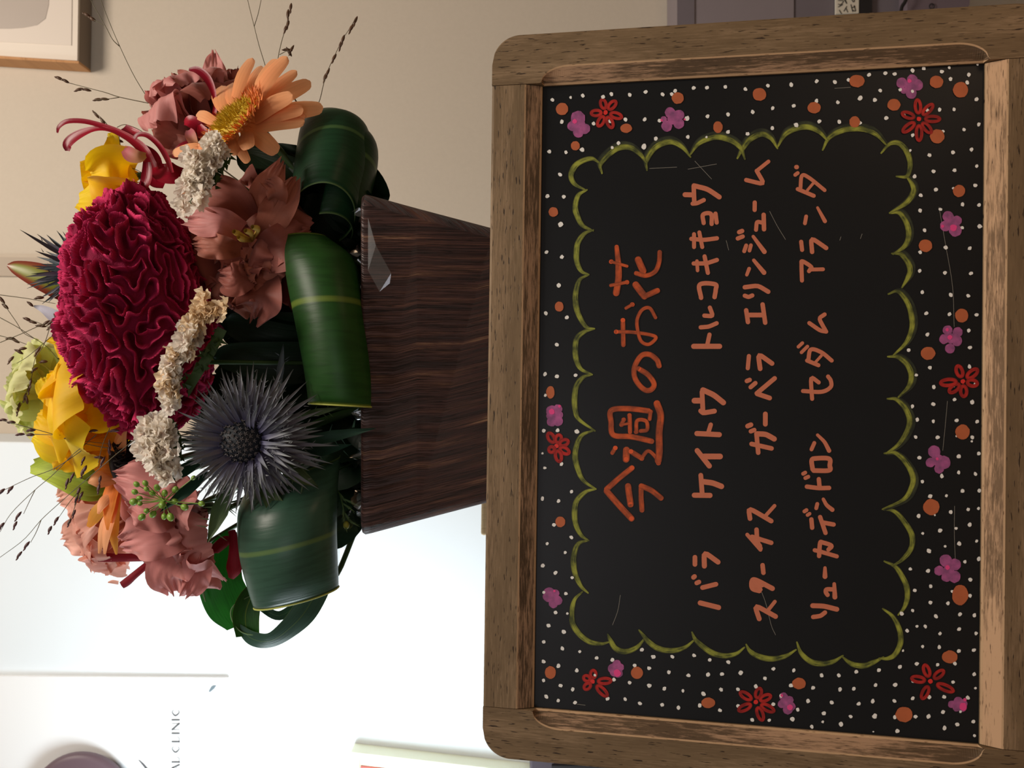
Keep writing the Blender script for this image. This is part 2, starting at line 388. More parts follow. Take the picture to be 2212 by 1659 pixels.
TEXT = [  # tile, kind, strokes
 ('1', 't', [[62, (160,1225),(300,1100),(440,990)], [70, (160,1250),(290,1400),(435,1555)], [72, (398,1195),(425,1395)], [58, (553,1460),(543,1320),(545,1195)], [62, (548,1192),(655,1235),(765,1325)]]),
 ('1', 't', [[46, (222,820),(255,765)], [78, (375,890),(380,790)], [58, (430,805),(550,880)], [42, (545,885),(620,800),(700,860),(738,935)], [78, (722,270),(762,400),(745,600),(748,800),(735,905)],
             [62, (660,690),(440,640),(235,620),(208,480),(212,345),(400,325),(625,350)], [44, (650,360),(640,440)], [44, (350,450),(320,505)], [48, (415,400),(420,585)], [30, (325,505),(410,490)], [44, (490,585),(500,460),(600,465),(610,560),(540,575)]]),
 ('2', 't', [[60, (520,1435),(620,1500),(688,1600),(660,1665),(590,1672),(510,1600),(465,1500),(480,1390),(550,1285),(640,1275),(720,1335),(745,1400)]]),
 ('2', 't', [[52, (340,890),(345,1165)], [40, (265,1020),(450,1025),(650,1055),(710,1090),(630,1160),(545,1125),(505,1000),(500,880),(555,775),(640,755),(705,860)], [36, (375,755),(445,715)]]),
 ('2', 't', [[[50, 74, 74], (270,70),(288,250),(290,420),(265,585)], [34, (210,235),(385,285)], [38, (205,500),(385,465)], [78, (512,215),(565,335)], [52, (490,365),(600,390),(700,345),(745,240),(752,130)], [78, (485,495),(580,620)], [62, (600,615),(725,560)]]),
 ('3', 'w', [[60, (180,1340),(400,1395)], [56, (208,1157),(368,1117)], [56, (100,1035),(112,1025)], [54, (138,1102),(165,1090)]]),
 ('3', 'w', [[56, (117,795),(117,880)], [60, (230,900),(225,730),(393,852)]]),
 ('3', 'w', [[58, (885,1530),(828,1362),(1080,1502)], [44, (1072,1325),(985,1435)]]),
 ('3', 'w', [[60, (885,1195),(805,1165),(800,1080),(850,1070),(1042,1168)], [50, (820,1150),(920,1130)], [50, (830,1085),(900,1180)]]),
 ('3', 'w', [[54, (925,890),(935,980)]]),
 ('3', 'w', [[46, (742,525),(900,705)], [54, (853,465),(860,600),(900,690)], [54, (800,550),(1028,622)], [60, (820,580),(890,660)]]),
 ('3', 'w', [[56, (775,333),(755,202),(1028,362)], [44, (1068,180),(960,300)]]),
 ('4', 'w', [[54, (97,1608),(262,1610)], [50, (180,1600),(165,1398)], [58, (185,1465),(290,1478),(382,1515)]]),
 ('4', 'w', [[54, (127,1138),(255,1300)], [60, (195,1200),(368,1200)]]),
 ('4', 'w', [[54, (124,958),(360,970)], [46, (240,962),(270,865)]]),
 ('4', 'w', [[60, (98,612),(170,612)], [50, (188,740),(178,520)], [52, (165,720),(190,742),(308,722)], [58, (188,500),(300,550),(402,632)]]),
 ('4', 'w', [[48, (770,1160),(752,965)], [56, (755,962),(850,965),(938,1015)], [48, (700,1068),(910,1115)], [50, (658,880),(693,866)], [46, (692,935),(728,921)]]),
 ('4', 'w', [[50, (845,752),(845,860)]]),
 ('4', 'w', [[48, (755,535),(943,377)], [50, (760,540),(890,584)], [46, (650,405),(680,393)], [46, (690,470),(740,427)]]),
 ('4', 'w', [[44, (672,142),(660,270)], [50, (790,275),(768,115),(915,220)]]),
 ('5', 'w', [[42, (78,318),(140,320)], [38, (157,392),(152,245)], [36, (143,395),(180,392),(238,364)], [42, (155,242),(270,270),(370,338)]]),
 ('5', 'w', [[36, (237,560),(232,488),(300,483),(305,568)], [36, (338,480),(348,556)], [30, (300,495),(340,500)]]),
 ('5', 'w', [[36, (132,695),(240,705),(350,690)], [34, (155,655),(155,765)], [34, (200,640),(225,765)]]),
 ('5', 'w', [[36, (152,905),(260,905),(350,875)], [30, (180,885),(185,965)], [36, (245,845),(273,985)]]),
 ('5', 'w', [[38, (215,1198),(205,1085),(335,1083),(340,1130),(330,1192)]]),
 ('5', 'w', [[36, (243,1350),(318,1356),(290,1282)], [36, (212,1450),(280,1445),(348,1415)]]),
 ('5', 'w', [[44, (152,1612),(373,1612)], [36, (268,1600),(287,1512)]]),
 ('5', 'w', [[32, (790,35),(690,115)], [36, (690,115),(758,232),(600,193)]]),
 ('5', 'w', [[36, (673,385),(672,448)]]),
 ('5', 'w', [[34, (684,618),(690,545),(745,560)], [38, (749,490),(752,613)]]),
 ('5', 'w', [[[28, 40], (660,675),(755,805)], [34, (600,752),(583,800)], [32, (640,750),(628,795)], [38, (540,638),(565,628)], [36, (528,692),(570,675)]]),
 ('5', 'w', [[[30, 40], (665,878),(752,983)], [[32, 28], (625,950),(605,1002)]]),
 ('5', 'w', [[38, (588,1108),(700,1093),(788,1146)], [36, (588,1180),(620,1192),(652,1178)]]),
 ('5', 'w', [[38, (600,1305),(615,1405)], [38, (740,1255),(762,1410)], [40, (610,1345),(750,1345)]]),
 ('6', 'w', [[[24, 34], (310,143),(365,195),(400,265)], [30, (285,205),(263,255)]]),
 ('6', 'w', [[36, (272,410),(265,340),(300,325),(400,328),(405,380),(400,418),(280,420)]]),
 ('6', 'w', [[34, (227,545),(320,557),(400,555)], [34, (320,487),(326,550)], [30, (198,445),(214,436)], [30, (215,478),(238,468)]]),
 ('6', 'w', [[[26, 34], (355,643),(380,690),(425,725)], [30, (308,680),(300,713)]]),
 ('6', 'w', [[30, (208,738),(224,728)], [28, (232,766),(248,756)], [34, (262,800),(268,865)], [34, (330,782),(372,905)], [34, (355,825),(435,840)]]),
 ('6', 'w', [[32, (288,1040),(330,1050),(460,1088)], [34, (322,1085),(330,985),(350,980),(418,1005),(395,1035)]]),
 ('6', 'w', [[[26, 38], (368,1178),(368,1245)]]),
 ('6', 'w', [[34, (388,1388),(374,1365),(382,1345),(430,1345)], [[28, 38], (440,1303),(445,1405)]]),
 ('6', 'w', [[38, (272,1472),(360,1475),(460,1500)], [34, (276,1560),(335,1552),(368,1525)]]),
 ('7', 'w', [[28, (119,62),(122,62)], [24, (112,112),(128,100)], [24, (145,200),(155,118),(200,130),(300,210)], [26, (128,203),(230,246)], [18, (232,160),(190,210)]]),
 ('7', 'w', [[[18, 26], (255,322),(302,408)], [24, (182,378),(174,422)]]),
 ('7', 'w', [[26, (150,540),(156,592)], [28, (220,605),(212,512),(310,580)]]),
 ('7', 'w', [[26, (155,788),(152,690),(158,665),(215,702),(200,728)], [24, (205,718),(290,716)]]),
 ('7', 'w', [[26, (300,1005),(262,1030),(310,1115)], [26, (310,1115),(270,1108),(202,1060)]]),
 ('7', 'w', [[22, (132,1212),(158,1188)], [22, (152,1248),(190,1210)], [26, (195,1300),(212,1230),(280,1248),(345,1300)], [26, (188,1300),(260,1330)], [18, (280,1268),(240,1312)]]),
 ('7', 'w', [[26, (162,1495),(280,1500),(338,1470),(340,1430),(322,1402)], [26, (220,1545),(210,1400),(262,1440)]]),
]
random.seed(5)
for t, kd, st in TEXT:
    sc = TILES[t][2]; parts = []
    for s in st:
        wd = (np.atleast_1d(s[0])/sc)*1.0
        sm = len(s) > 4
        parts.append(ribbon(T(t, s[1:]), wd if len(wd) > 1 else wd[0], smooth=sm))
    o = mark('letter', parts, M_title if kd == 't' else M_write, .0003 if kd == 't' else .00025)
    if kd == 't':
        bl = []
        for s in st:
            p = T(t, s[1:]); q = p[0] if random.random() < .6 else p[-1]
            bl.append(ribbon([q], 48/sc))
        v, f, u = joinparts(bl); mesh('paint_blob', onboard(v, .00034), f, M_titled, panel, smooth=False)

SC_ARCS = [('A', (640,980),(560,940),(430,990),(370,1090),(400,1180),(505,1240)), ('A', (665,1080),(655,985),(800,850),(930,835),(1030,900),(1090,985)),
 ('A', (1095,1050),(1090,960),(1180,830),(1320,780),(1430,830),(1510,925)), ('A', (1510,900),(1600,790),(1760,735),(1900,770),(1990,840),(2030,945)),
 ('B', (-120,1070),(-70,980),(0,890),(110,840),(200,880),(262,975)), ('B', (265,960),(350,830),(520,770),(650,810),(740,900)),
 ('B', (695,990),(760,870),(900,800),(1060,790),(1200,840),(1300,940)), ('B', (1255,1020),(1340,930),(1430,930),(1500,1010),(1530,1130),(1500,1240),(1400,1245)),
 ('B', (1495,1240),(1555,1330),(1560,1400),(1490,1500),(1340,1590)),
 ('G', (165,80),(250,80),(315,180),(325,290),(285,370),(195,430)), ('G', (185,425),(260,430),(320,500),(340,570),(315,640),(270,715)),
 ('G', (155,770),(240,750),(320,850),(355,980),(350,1080),(300,1190),(200,1290)), ('G', (150,1305),(240,1310),(320,1380),(350,1470),(325,1560),(240,1650)),
 ('H', (140,80),(210,85),(280,150),(320,250),(300,340),(230,450),(130,525)), ('H', (115,525),(200,520),(290,600),(345,710),(335,800),(270,900),(100,980)),
 ('H', (100,980),(200,1000),(290,1100),(340,1200),(330,1300),(260,1390),(180,1440)), ('H', (115,1405),(200,1445),(255,1520),(295,1610),(300,1700),(275,1780),(228,1840)),
 ('F', (1245,325),(1340,400),(1400,520),(1410,640),(1360,750),(1290,790),(1210,790)),
 ('F', (1250,780),(1150,830),(1060,860),(950,840),(865,775)), ('F', (870,765),(780,820),(680,840),(570,820),(480,740),(440,640)),
 ('F', (430,710),(330,770),(200,795),(80,770),(0,720),(-35,660)), ('E', (2070,790),(1990,850),(1880,870),(1760,840),(1650,760),(1600,710),(1570,645)),
 ('E', (1590,720),(1500,790),(1380,820),(1250,800),(1150,730),(1110,680),(1065,625)), ('E', (1120,700),(1040,790),(930,830),(840,800),(790,720),(765,665)),
 ('E', (770,740),(700,755),(600,740),(500,670),(430,560),(425,430),(450,330),(520,260)), ('D', (545,1275),(460,1300),(420,1380),(410,1480),(430,1590),(480,1690),(540,1745)),
 ('D', (610,815),(520,840),(440,920),(420,1020),(430,1130),(480,1230),(545,1275)), ('D', (590,290),(490,330),(440,420),(425,530),(450,640),(500,740),(610,815)),
 ('C', (535,1365),(455,1390),(395,1470),(378,1580),(385,1690),(420,1770),(560,1870)), ('C', (555,955),(470,980),(400,1040),(385,1140),(395,1240),(440,1320),(535,1365)),
 ('C', (505,470),(430,510),(400,580),(385,680),(400,790),(440,880),(490,945),(555,955)), ('C', (545,70),(470,100),(410,180),(395,270),(400,360),(440,440),(505,470)),
 ('A', (520,1240),(440,1290),(410,1400),(430,1490),(480,1580),(580,1630))]
mid0 = np.array([1600., 860.])
for k, a in enumerate(SC_ARCS):
    P = T(a[0], a[1:])
    C = P.mean(0); out = nrmz(C-mid0)
    mark('scallop_stroke', [ribbon(P, [4, 11, 13, 11, 4])], M_green, .0002+.00001*(k % 3))
    if k in (1, 2, 3, 4, 5, 6, 8, 9, 10, 11, 12, 13, 14): mark('scallop_wash', [ribbon(P+out*5, [3, 15, 17, 15, 3])], M_green2, .00012+.00001*(k % 3))

DOTS = {'A': [(191,379),(366,356,.7),(482,338),(675,350),(755,323),(930,332),(1082,305),(1245,328),(1364,294),(1332,325),(1541,264),(1670,262),(1844,255),(2035,277),(282,587),(585,607),(742,582),(890,567),(1073,566),(1217,578),(1478,557,1.3),(1673,537),(1870,518),(2105,495),(1179,750),(1487,733),(1664,735,.6),(1870,685),(2057,704),(823,793),(762,835,.8),(1065,825,1.4),(162,874),(321,881,.9),(474,856,1.2),(265,1092),(144,1299,1.1),(301,1305),(270,1567,1.4)],
 'B': [(171,377),(396,368,1.1),(638,334),(812,341,1.1),(944,322),(1139,273),(1294,257),(1384,265),(1553,230,1.1),(1661,212),(1833,240),(1905,205,.7),(2174,174,.6),(1917,312),(2092,271,1.1),(2075,345),(2166,506,1.1),(26,628),(217,592),(418,568),(635,521),(839,536),(1054,495,1.3),(1194,512),(1245,422),(1304,685,1.1),(854,722,1.1),(663,719),(442,752,1.2),(215,783),(1049,732),(1437,415,.9),(1553,430,.8),(1693,610),(1471,660),(1813,605),(1950,603,.9),(2186,745),(2045,796,.9),(1845,812,.8),(1555,850,.9),(1533,995,.7),(1716,1041),(1940,1014),(2118,987),(1755,1195),(1955,1185),(2166,1145,.9),(1574,1244),(1777,1370),(2154,1330),(1632,1424),(1942,1356,.6),(2031,1510),(2190,1518),(1628,1570),(1821,1558,.9)],
 'C': [(127,267),(264,311),(236,566,1.1),(122,815),(309,853),(220,1098),(113,1362),(220,1382),(386,1373),(117,1552,.8)],
 'D': [(142,293),(267,289),(440,299,1.2),(131,495,.6),(302,591),(152,626,.8),(392,838,.9),(131,901),(276,923,.9),(235,1135),(391,1248),(174,1304,.8),(337,1383,.8),(136,1502),(248,1566),(399,1609,.8)],
 'E': [(365,275,.9),(153,265,.8),(265,456),(378,466,.7),(199,580),(346,640,1.1),(153,738),(329,800),(497,830,.8),(657,890),(809,907),(151,926),(294,966,1.1),(469,1009),(642,1056,.7),(152,1106,.9),(314,1155),(430,1190),(823,1097),(974,1127),(177,1260,1.1),(292,1297,.9),(452,1317),(762,1281),(932,1285,.9),(1092,812),(1200,880,1.1),(1381,878),(1588,866),(1739,909),(1916,930,1.1),(1021,962),(1160,988),(1349,1028),(1536,1058),(1723,1048,1.1),(1857,1043),(2035,1032,1.2),(1161,1154,1.1),(1305,1182),(1483,1203,.9),(1680,1232,1.1),(1847,1192),(2009,1191),(2180,1161),(1072,1326),(1284,1338),(1441,1365),(1644,1345),(1837,1391),(2009,1350),(2145,1482)],
 'F': [(2064,53),(1694,115),(1543,153),(1896,162,.8),(2063,203),(1690,267),(1855,275),(1524,342,.9),(1422,371),(1742,395,1.1),(1968,377),(2102,385),(1566,490,.8),(1644,491,.9),(1472,532),(1960,517),(1781,558,.9),(2118,556),(1617,679,.8),(1774,685),(1434,717,.6),(1957,721),(2098,713),(218,889),(410,903),(671,950),(831,948),(995,916),(1208,900),(1405,869),(1563,840,1.1),(1757,849,.9),(1921,840),(2100,938),(140,978),(386,1043,1.1),(591,1066),(844,1081),(974,1074,1.1),(1177,1041),(1361,1039,1.1),(1530,1005,.9),(1904,1012,.9),(2113,1069,.7),(220,1219),(448,1271),(545,1190,1.1),(766,1203),(1018,1216),(1150,1192,1.1),(1354,1188),(1524,1165),(1681,1152),(1818,1150),(2041,1158),(1808,1292),(397,1360,1.2),(180,1370,.9),(693,1304,1.1),(943,1334,.9),(1168,1332,1.3),(1356,1342),(1552,1336),(1672,1334,1.1),(1972,1290,.7),(2093,1382),(1943,1408,1.1),(1823,1442,1.1),(2103,1515,.8),(580,1431),(682,1385,.7),(852,1406,1.2),(1156,1477,.4),(1380,1470,1.1),(291,1143,.9)],
 'G': [(933,193,1.2),(463,227),(784,204,.9),(645,375,1.1),(848,380),(426,415),(421,573,.9),(637,590),(858,594),(443,755),(687,778),(836,786),(478,936),(675,942),(905,948),(488,1116),(841,1081),(326,1249),(850,1228),(509,1400),(846,1389),(392,1462,.8),(543,1564),(712,1555,.8),(893,1537,.7)],
 'H': [(686,87,.9),(829,108,1.1),(513,124),(343,143,.9),(383,250),(513,264,.9),(703,257),(870,266),(368,392,.9),(548,394),(831,394),(826,427,.6),(399,560),(721,551,1.1),(885,527),(425,755,.9),(582,710,1.1),(720,681,.9),(856,694),(489,874,1.1),(620,870,.8),(751,831,1.1),(888,829),(393,1035,1.1),(656,1004),(797,981,.9),(881,974,.8),(526,1028,.5),(427,1177,.7),(568,1153,1.1),(698,1136,.8),(810,1104,1.1),(866,1241,.8),(609,1283,.7),(723,1261,1.1),(478,1320,1.2),(325,1467,.9),(470,1482),(771,1408,.9),(883,1384,1.1),(700,385,.5)]}
def blob(c, rx, ry, rng, n=12, jit=.12, rot=0):
    a = np.linspace(0, 2*PI, n, endpoint=False); r = 1+jit*(rng.random(n)-.5)*2
    p = np.stack([np.cos(a)*rx*r, np.sin(a)*ry*r], 1)
    cr, sr = math.cos(rot), math.sin(rot)
    p = p@np.array([[cr, sr], [-sr, cr]])+c
    return np.vstack([[c], p]), [[0, 1+i, 1+(i+1) % n] for i in range(n)], [(0, 0)]*(n+1)
rng = np.random.default_rng(3)
for t, ds in DOTS.items():
    for d in ds:
        s = d[2] if len(d) > 2 else 1
        c = T(t, [d[:2]])[0]
        mark('paint_dot', [blob(c, 4.5*s, 3.9*s, rng, 10, .16, rng.random()*3)], M_dotw, .00036)
ODOT = {'A': [(283,466,58,60),(896,651,55,44),(1389,362,58,55),(1773,640,45,57),(411,818,43,45),(200,1450,46,46)],
 'B': [(91,459,66,62),(613,587,64,54),(1022,332,73,60),(1375,560,63,57),(1001,722,52,53),(1782,340,64,59),(2012,415,72,76),(1790,860,70,67),(1998,1383,59,58)],
 'C': [(241,757,39,45),(161,1524,38,56)], 'D': [(292,1109,44,48)], 'E': [(217,1030,52,62),(1044,1031,57,58),(1724,1319,66,51)],
 'F': [(460,1025,64,55),(1969,197,76,95),(1873,776,73,60),(1443,1316,80,72)], 'G': [(471,358,57,54),(779,954,56,60),(493,1277,62,56)], 'H': [(751,351,60,60),(497,963,67,66)]}
for t, ds in ODOT.items():
    for x, y, a, b in ds:
        k = TILES[t][2]; mark('orange_dot', [blob(T(t, [(x, y)])[0], a/k, b/k, rng, 18, .04)], M_doto, .0004)
M_eye = plain('red_eye', srgb(224, 50, 44), .5)
REDF = [('A', (700,500), [(678,420),(762,430),(610,505),(655,585),(740,595),(800,530)]), ('E', (620,1115), [(625,1045),(565,1085),(735,1110),(710,1205),(570,1160)]),
 ('F', (55,1200), [(80,1115),(145,1160),(165,1255),(95,1310),(-50,1250),(-40,1140)]), ('F', (1690,1005), [(1655,905),(1770,940),(1830,1065),(1640,1110),(1575,985)]),
 ('G', (790,1515), [(760,1430),(870,1450),(870,1530),(795,1600),(715,1575),(665,1525)]), ('D', (255,430), [(210,355),(275,365),(325,400),(330,470),(275,520),(215,460)]),
 ('B', (1615,695), [(1605,575),(1700,605),(1745,695),(1690,780),(1615,830),(1515,775),(1510,660)])]
for t, c, hs in REDF:
    k = TILES[t][2]; parts = []
    for j, h in enumerate(hs):
        c0 = np.array(c, float); h0 = np.array(h, float); d = h0-c0; n = np.linalg.norm(d); d /= n
        s = np.array([-d[1], d[0]]); a = np.linspace(0, 2*PI, 20)
        e = h0+d*np.cos(a)[:, None]*n*.52+s*np.sin(a)[:, None]*26
        parts.append(ribbon(T(t, e), 32/k))
    mark('red_flower', parts, M_redf, .00032)
    mark('flower_eye', [blob(T(t, [c])[0], 5, 5, rng)], M_eye, .00038)
PURF = [('A', [(435,555,70),(385,630,50),(440,690,50),(500,655,52),(450,620,60)]), ('A', [(1315,500,50),(1400,525,52),(1400,605,52),(1285,630,52),(1255,565,30),(1340,565,50)]),
 ('B', [(1450,350,52),(1550,320,52),(1600,370,55),(1540,450,52),(1470,425,30),(1525,380,50)]), ('G', [(665,110,48),(740,145,42),(725,225,55),(640,190,45),(690,170,50)]),
 ('G', [(660,1080,42),(745,1095,42),(740,1170,45),(680,1235,42),(630,1155,42),(690,1150,45)]), ('H', [(520,510,50),(600,600,55),(560,650,40),(490,600,40),(550,580,50)]),
 ('H', [(615,1400,52),(690,1430,48),(685,1530,50),(620,1530,42),(560,1480,40),(640,1475,45)]), ('E', [(205,275,58),(260,275,42),(285,340,46),(245,370,44),(200,300,56)]),
 ('E', [(850,950,42),(880,980,40),(865,1035,44),(810,990,46),(830,1025,46)]), ('D', [(215,115,50),(270,95,40),(280,150,38),(270,205,45),(215,210,44),(205,160,38)]),
 ('F', [(315,1150,40),(370,1180,38),(300,1215,40),(355,1270,45),(385,1240,42),(345,1215,40)]), ('F', [(1890,1220,35),(1950,1190,42),(1995,1215,42),(1990,1250,42),(1935,1250,38)])]
for t, bl in PURF:
    k = TILES[t][2]
    mark('purple_flower', [blob(T(t, [(x, y)])[0], r/k, r/k, rng, 16, .05) for x, y, r in bl], M_purf, .00031)
for t, x, y, r in [('A',405,585,22),('A',1235,575,12),('A',1455,565,10),('B',1525,330,20),('G',710,205,30),('G',617,193,14),('G',680,1140,20),('G',655,1075,16),('F',375,1250,28),('F',298,1138,14),('F',1997,1243,38),('F',2014,1178,16),('E',255,250,12),('E',855,1035,35),('D',285,73,13),('D',215,120,26),('H',628,1455,20),('H',545,570,12)]:
    k = TILES[t][2]; mark('pink_highlight', [blob(T(t, [(x, y)])[0], r/k, r/k, rng, 12)], M_pink if r > 25 else M_purf2 if 'M_purf2' in globals() else M_pink, .00041)
M_scr = plain('scratch_grey', (.25, .24, .21, 1), .6)
for a in [('A',(1553,965),(1712,1135)),('A',(1487,1042),(1760,992)),('A',(1120,1035),(1380,1022)),('B',(810,402),(960,392)),('G',(585,30),(600,110),(640,340),(700,700),(715,1050)),('E',(885,290),(860,440),(810,575)),('E',(460,1330),(550,1342)),('5',(800,460),(865,585),(935,700)),('5',(430,710),(450,790)),('H',(686,955),(684,1180),(692,1390)),('H',(628,100),(610,300),(590,500)),('F',(110,170),(150,280),(200,480),(240,570)),('7',(405,508),(397,530)),('7',(540,490),(529,520))]:
    mark('scratch', [ribbon(T(a[0], a[1:]), .9)], M_scr, .00015)

# ================================================================== things round the wall
def quad3(name, P, mat, parent, uv=None):
    return mesh(name, P, [(0, 1, 2, 3)], mat, parent, smooth=False, uv=uv)
def pbox(name, x0, y0, x1, y1, d0, d1, mat, parent, bev=0, label=None):
    """box whose front face fills pixels x0..x1, y0..y1 at depth d0 and reaches back to d1"""
    a, b, c, d = PD(x0, y0, d0), PD(x1, y0, d0), PD(x1, y1, d0), PD(x0, y1, d0)
    back = [p+np.array([0, d1-d0, 0]) for p in (a, b, c, d)]
    bm = bmesh.new(); vs = [bm.verts.new(tuple(p)) for p in [a, b, c, d]+back]
    for f in [(0, 1, 2, 3), (7, 6, 5, 4), (0, 4, 5, 1), (1, 5, 6, 2), (2, 6, 7, 3), (3, 7, 4, 0)]: bm.faces.new([vs[i] for i in f])
    bmesh.ops.recalc_face_normals(bm, faces=bm.faces[:])
    if bev: bmesh.ops.bevel(bm, geom=bm.edges[:], offset=bev, segments=4, profile=.5, affect='EDGES')
    bm.verts.index_update()
    V = [v.co[:] for v in bm.verts]; Fc = [[v.index for v in f.verts] for f in bm.faces]; bm.free()
    V = np.array(V)
    return mesh(name, V, Fc, mat, parent, smooth=False, label=label, uv=np.stack([V[:, 2], V[:, 0]+V[:, 1]], 1))

# framed picture at the top right of the wall
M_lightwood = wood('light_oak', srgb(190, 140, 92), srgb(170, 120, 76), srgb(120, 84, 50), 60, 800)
M_paper = plain('picture_paper', srgb(222, 210, 196), .35, .04, 8, .6)
M_reflect = plain('picture_grey_reflection', srgb(176, 164, 154), .35, .05, 10, .6)  # grey reflection in the picture glass, put in as flat colour
pic = thing('picture_frame', PD(0, 60, WY-.02), 'picture in a thin light oak frame hanging on the beige wall above the flowers', 'picture')
def pquad(name, pts, d, t, mat, parent):
    f = np.array([PD(x, y, d) for x, y in pts]); b = f+np.array([0, t, 0]); n = len(pts)
    return mesh(name, np.vstack([f, b]), [list(range(n)), list(range(2*n-1, n-1, -1))]+[[i, i+n, (i+1) % n+n, (i+1) % n] for i in range(n)], mat, parent, smooth=False,
                uv=[(y*.0006, x*.0006) for x, y in pts]*2)
pf = WY-.032
M_fside = plain('shaded_oak_edge', srgb(120, 104, 88), .7)  # shadow below the picture painted into the dark colour of this edge
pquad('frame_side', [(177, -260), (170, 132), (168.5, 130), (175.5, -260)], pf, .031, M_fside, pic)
pquad('frame_side', [(-120, 112), (170, 132), (170, 137), (-120, 119)], pf, .031, M_lightwood, pic)
pquad('picture_mat', [(-120, -260), (173, -260), (167, 131), (-120, 113)], pf+.004, .002, M_paper, pic)
pquad('picture_print', [(-120, -260), (158, -260), (154, 98), (-120, 84)], pf+.003, .002, plain('picture_pale_print', srgb(214, 202, 190), .35), pic)
pquad('reflection_shape', [(-120, -260), (112, -260), (105, 10), (98, 40), (80, 54), (50, 60), (20, 62), (-120, 62)], pf+.0025, .002, M_reflect, pic)

# grey device on the wall, right of the chalkboard
M_mauve = plain('mauve_grey_plastic', srgb(134, 124, 128), .5, .03, 40); M_mauve2 = plain('dark_mauve_plastic', srgb(112, 104, 110), .5, .03, 40)
M_blk = plain('black_plastic', srgb(34, 32, 34), .5); M_ink = plain('ink', (.02, .02, .02, 1), .7); M_card = plain('white_card', srgb(212, 204, 188), .7)
dev = thing('wall_terminal', PD(1780, 0, WY), 'mauve grey wall terminal with a handwritten label beside the chalkboard', 'terminal')
pbox('housing', 1463, -300, 1716, 62, 1.05, WY, M_mauve, dev, .001)
pbox('side_strip', 1463, -300, 1500, 62, 1.048, 1.05, M_mauve2, dev)
pbox('lower_housing', 1716, -300, 1960, 62, 1.052, WY, M_mauve2, dev, .001)
pbox('slot', 1857, -300, 1884, 62, 1.046, 1.052, M_blk, dev)
pquad('pouch', [(1960, -300), (2098, -300), (2098, -20), (2094, 10), (2080, 40), (2060, 70), (1960, 70)], 1.03, .08, plain('mauve_fabric', srgb(112, 98, 106), .8, .05, 200), dev)
def tube(name, pts, r, mat, parent, n=24, sides=8, mp=Q, label=None):
    """swept round tube through px-space points, r in px (list allowed)"""
    C = cat(pts, n); R = np.interp(np.linspace(0, 1, n), np.linspace(0, 1, len(np.atleast_1d(r))), np.atleast_1d(r))
    Tn = nrmz(np.gradient(C, axis=0)); up = np.array([.13, .21, -1.]); S = nrmz(np.cross(Tn, up)); N = np.cross(S, Tn)
    a = np.linspace(0, 2*PI, sides, endpoint=False)
    V = (C[:, None]+R[:, None, None]*(S[:, None]*np.cos(a)[None, :, None]+N[:, None]*np.sin(a)[None, :, None])).reshape(-1, 3)
    return mesh(name, mp(V), grid(n, sides, True), mat, parent, label=label)
zw = lambda d: (d/D0-1)*FPX
tube('cord', [(1960, -60, zw(1.02)), (1958, -10, zw(1.02)), (1955, 4, zw(1.02)), (1948, 16, zw(1.02)), (1944, 40, zw(1.02))], 4, M_blk, dev)
a = np.linspace(0, 2*PI, 16)
tube('ring', [(2013+5*math.cos(t), 14+6*math.sin(t), zw(1.028)) for t in a], 1.3, M_blk, dev)
lab = pquad('label', [(1806, -80), (1856, -80), (1855, 28), (1806, 30)], 1.046, .004, M_card, dev)
for pts in [[(1811,1),(1822,2),(1816,10),(1811,9)],[(1811,15),(1820,10)],[(1823,-3),(1829,8),(1826,0)],[(1813,22),(1818,30)],[(1823,24),(1829,14)],[(1828,19),(1831,26)],[(1838,10),(1842,25)],[(1840,17),(1847,14)],[(1845,12),(1848,24),(1842,22)],[(1838,-4),(1843,4)],[(1846,-6),(1845,4)]]:
    v, f, u = ribbon(pts, 1.8); P = np.array([PD(x, y, 1.0455) for x, y in v]); mesh('handwriting', P, f, M_ink, lab, smooth=False)

# sign on the white wall: disc emblem and AL CLINIC
M_sign = plain('sign_paper', (.9, .91, .92, 1), .6, .0)
sign = thing('clinic_sign', PD(300, 1600, .975), 'white clinic sign with a round brown emblem and the words AL CLINIC', 'sign')
board_s = pquad('sign_sheet', [(-200, 1459), (492, 1465), (484, 1900), (-200, 1900)], .974, .0055, M_sign, sign)
cxy = (190, 1722)
a = np.linspace(0, 2*PI, 48, endpoint=False)
V = []
for k, (r, dz) in enumerate([(0, .010), (60, .010), (96, .009), (106, .0075), (109, .004), (109, 0)]):
    V += [PD(cxy[0]+r*math.cos(t), cxy[1]+r*math.sin(t), .974)-np.array([0, dz+.012, 0]) for t in a]
V = np.array(V)
em = mesh('emblem', V, grid(6, 48, True), plain('brown_emblem', srgb(104, 84, 92), .45, .02, 20), sign)
V = []
for k, (r, dz) in enumerate([(84, 0), (84, .012)]): V += [PD(cxy[0]+r*math.cos(t), cxy[1]+r*math.sin(t), .974)-np.array([0, dz, 0]) for t in a]
mesh('emblem_spacer', V, grid(2, 48, True), M_blk, sign)
M_grey = plain('grey_print', srgb(88, 88, 90), .6)
def sg(name, parts, mat=M_grey):
    v, f, u = joinparts(parts); mesh(name, np.array([PD(x, y, .9735) for x, y in v]), f, mat, board_s, smooth=False)
X0, X1 = 372.0, 387.0    # top and base of the letters
sg('letter', [ribbon([(X1, 1666), (X0, 1659)], 1), ribbon([(X0, 1659), (X1, 1652)], 3.4), ribbon([(381, 1662), (381, 1656)], 1)])
sg('letter', [ribbon([(X0, 1646), (X1, 1646)], 3.4), ribbon([(X1, 1648), (X1, 1637), (383, 1636)], 1.1, False)])
def sC(y): return [ribbon([(374.5, y-6), (X0, y-1), (379, y+6), (X1, y-1), (384.5, y-6)], [1, 1.6, 3.6, 1.6, 1])]
sg('letter', sC(1619))
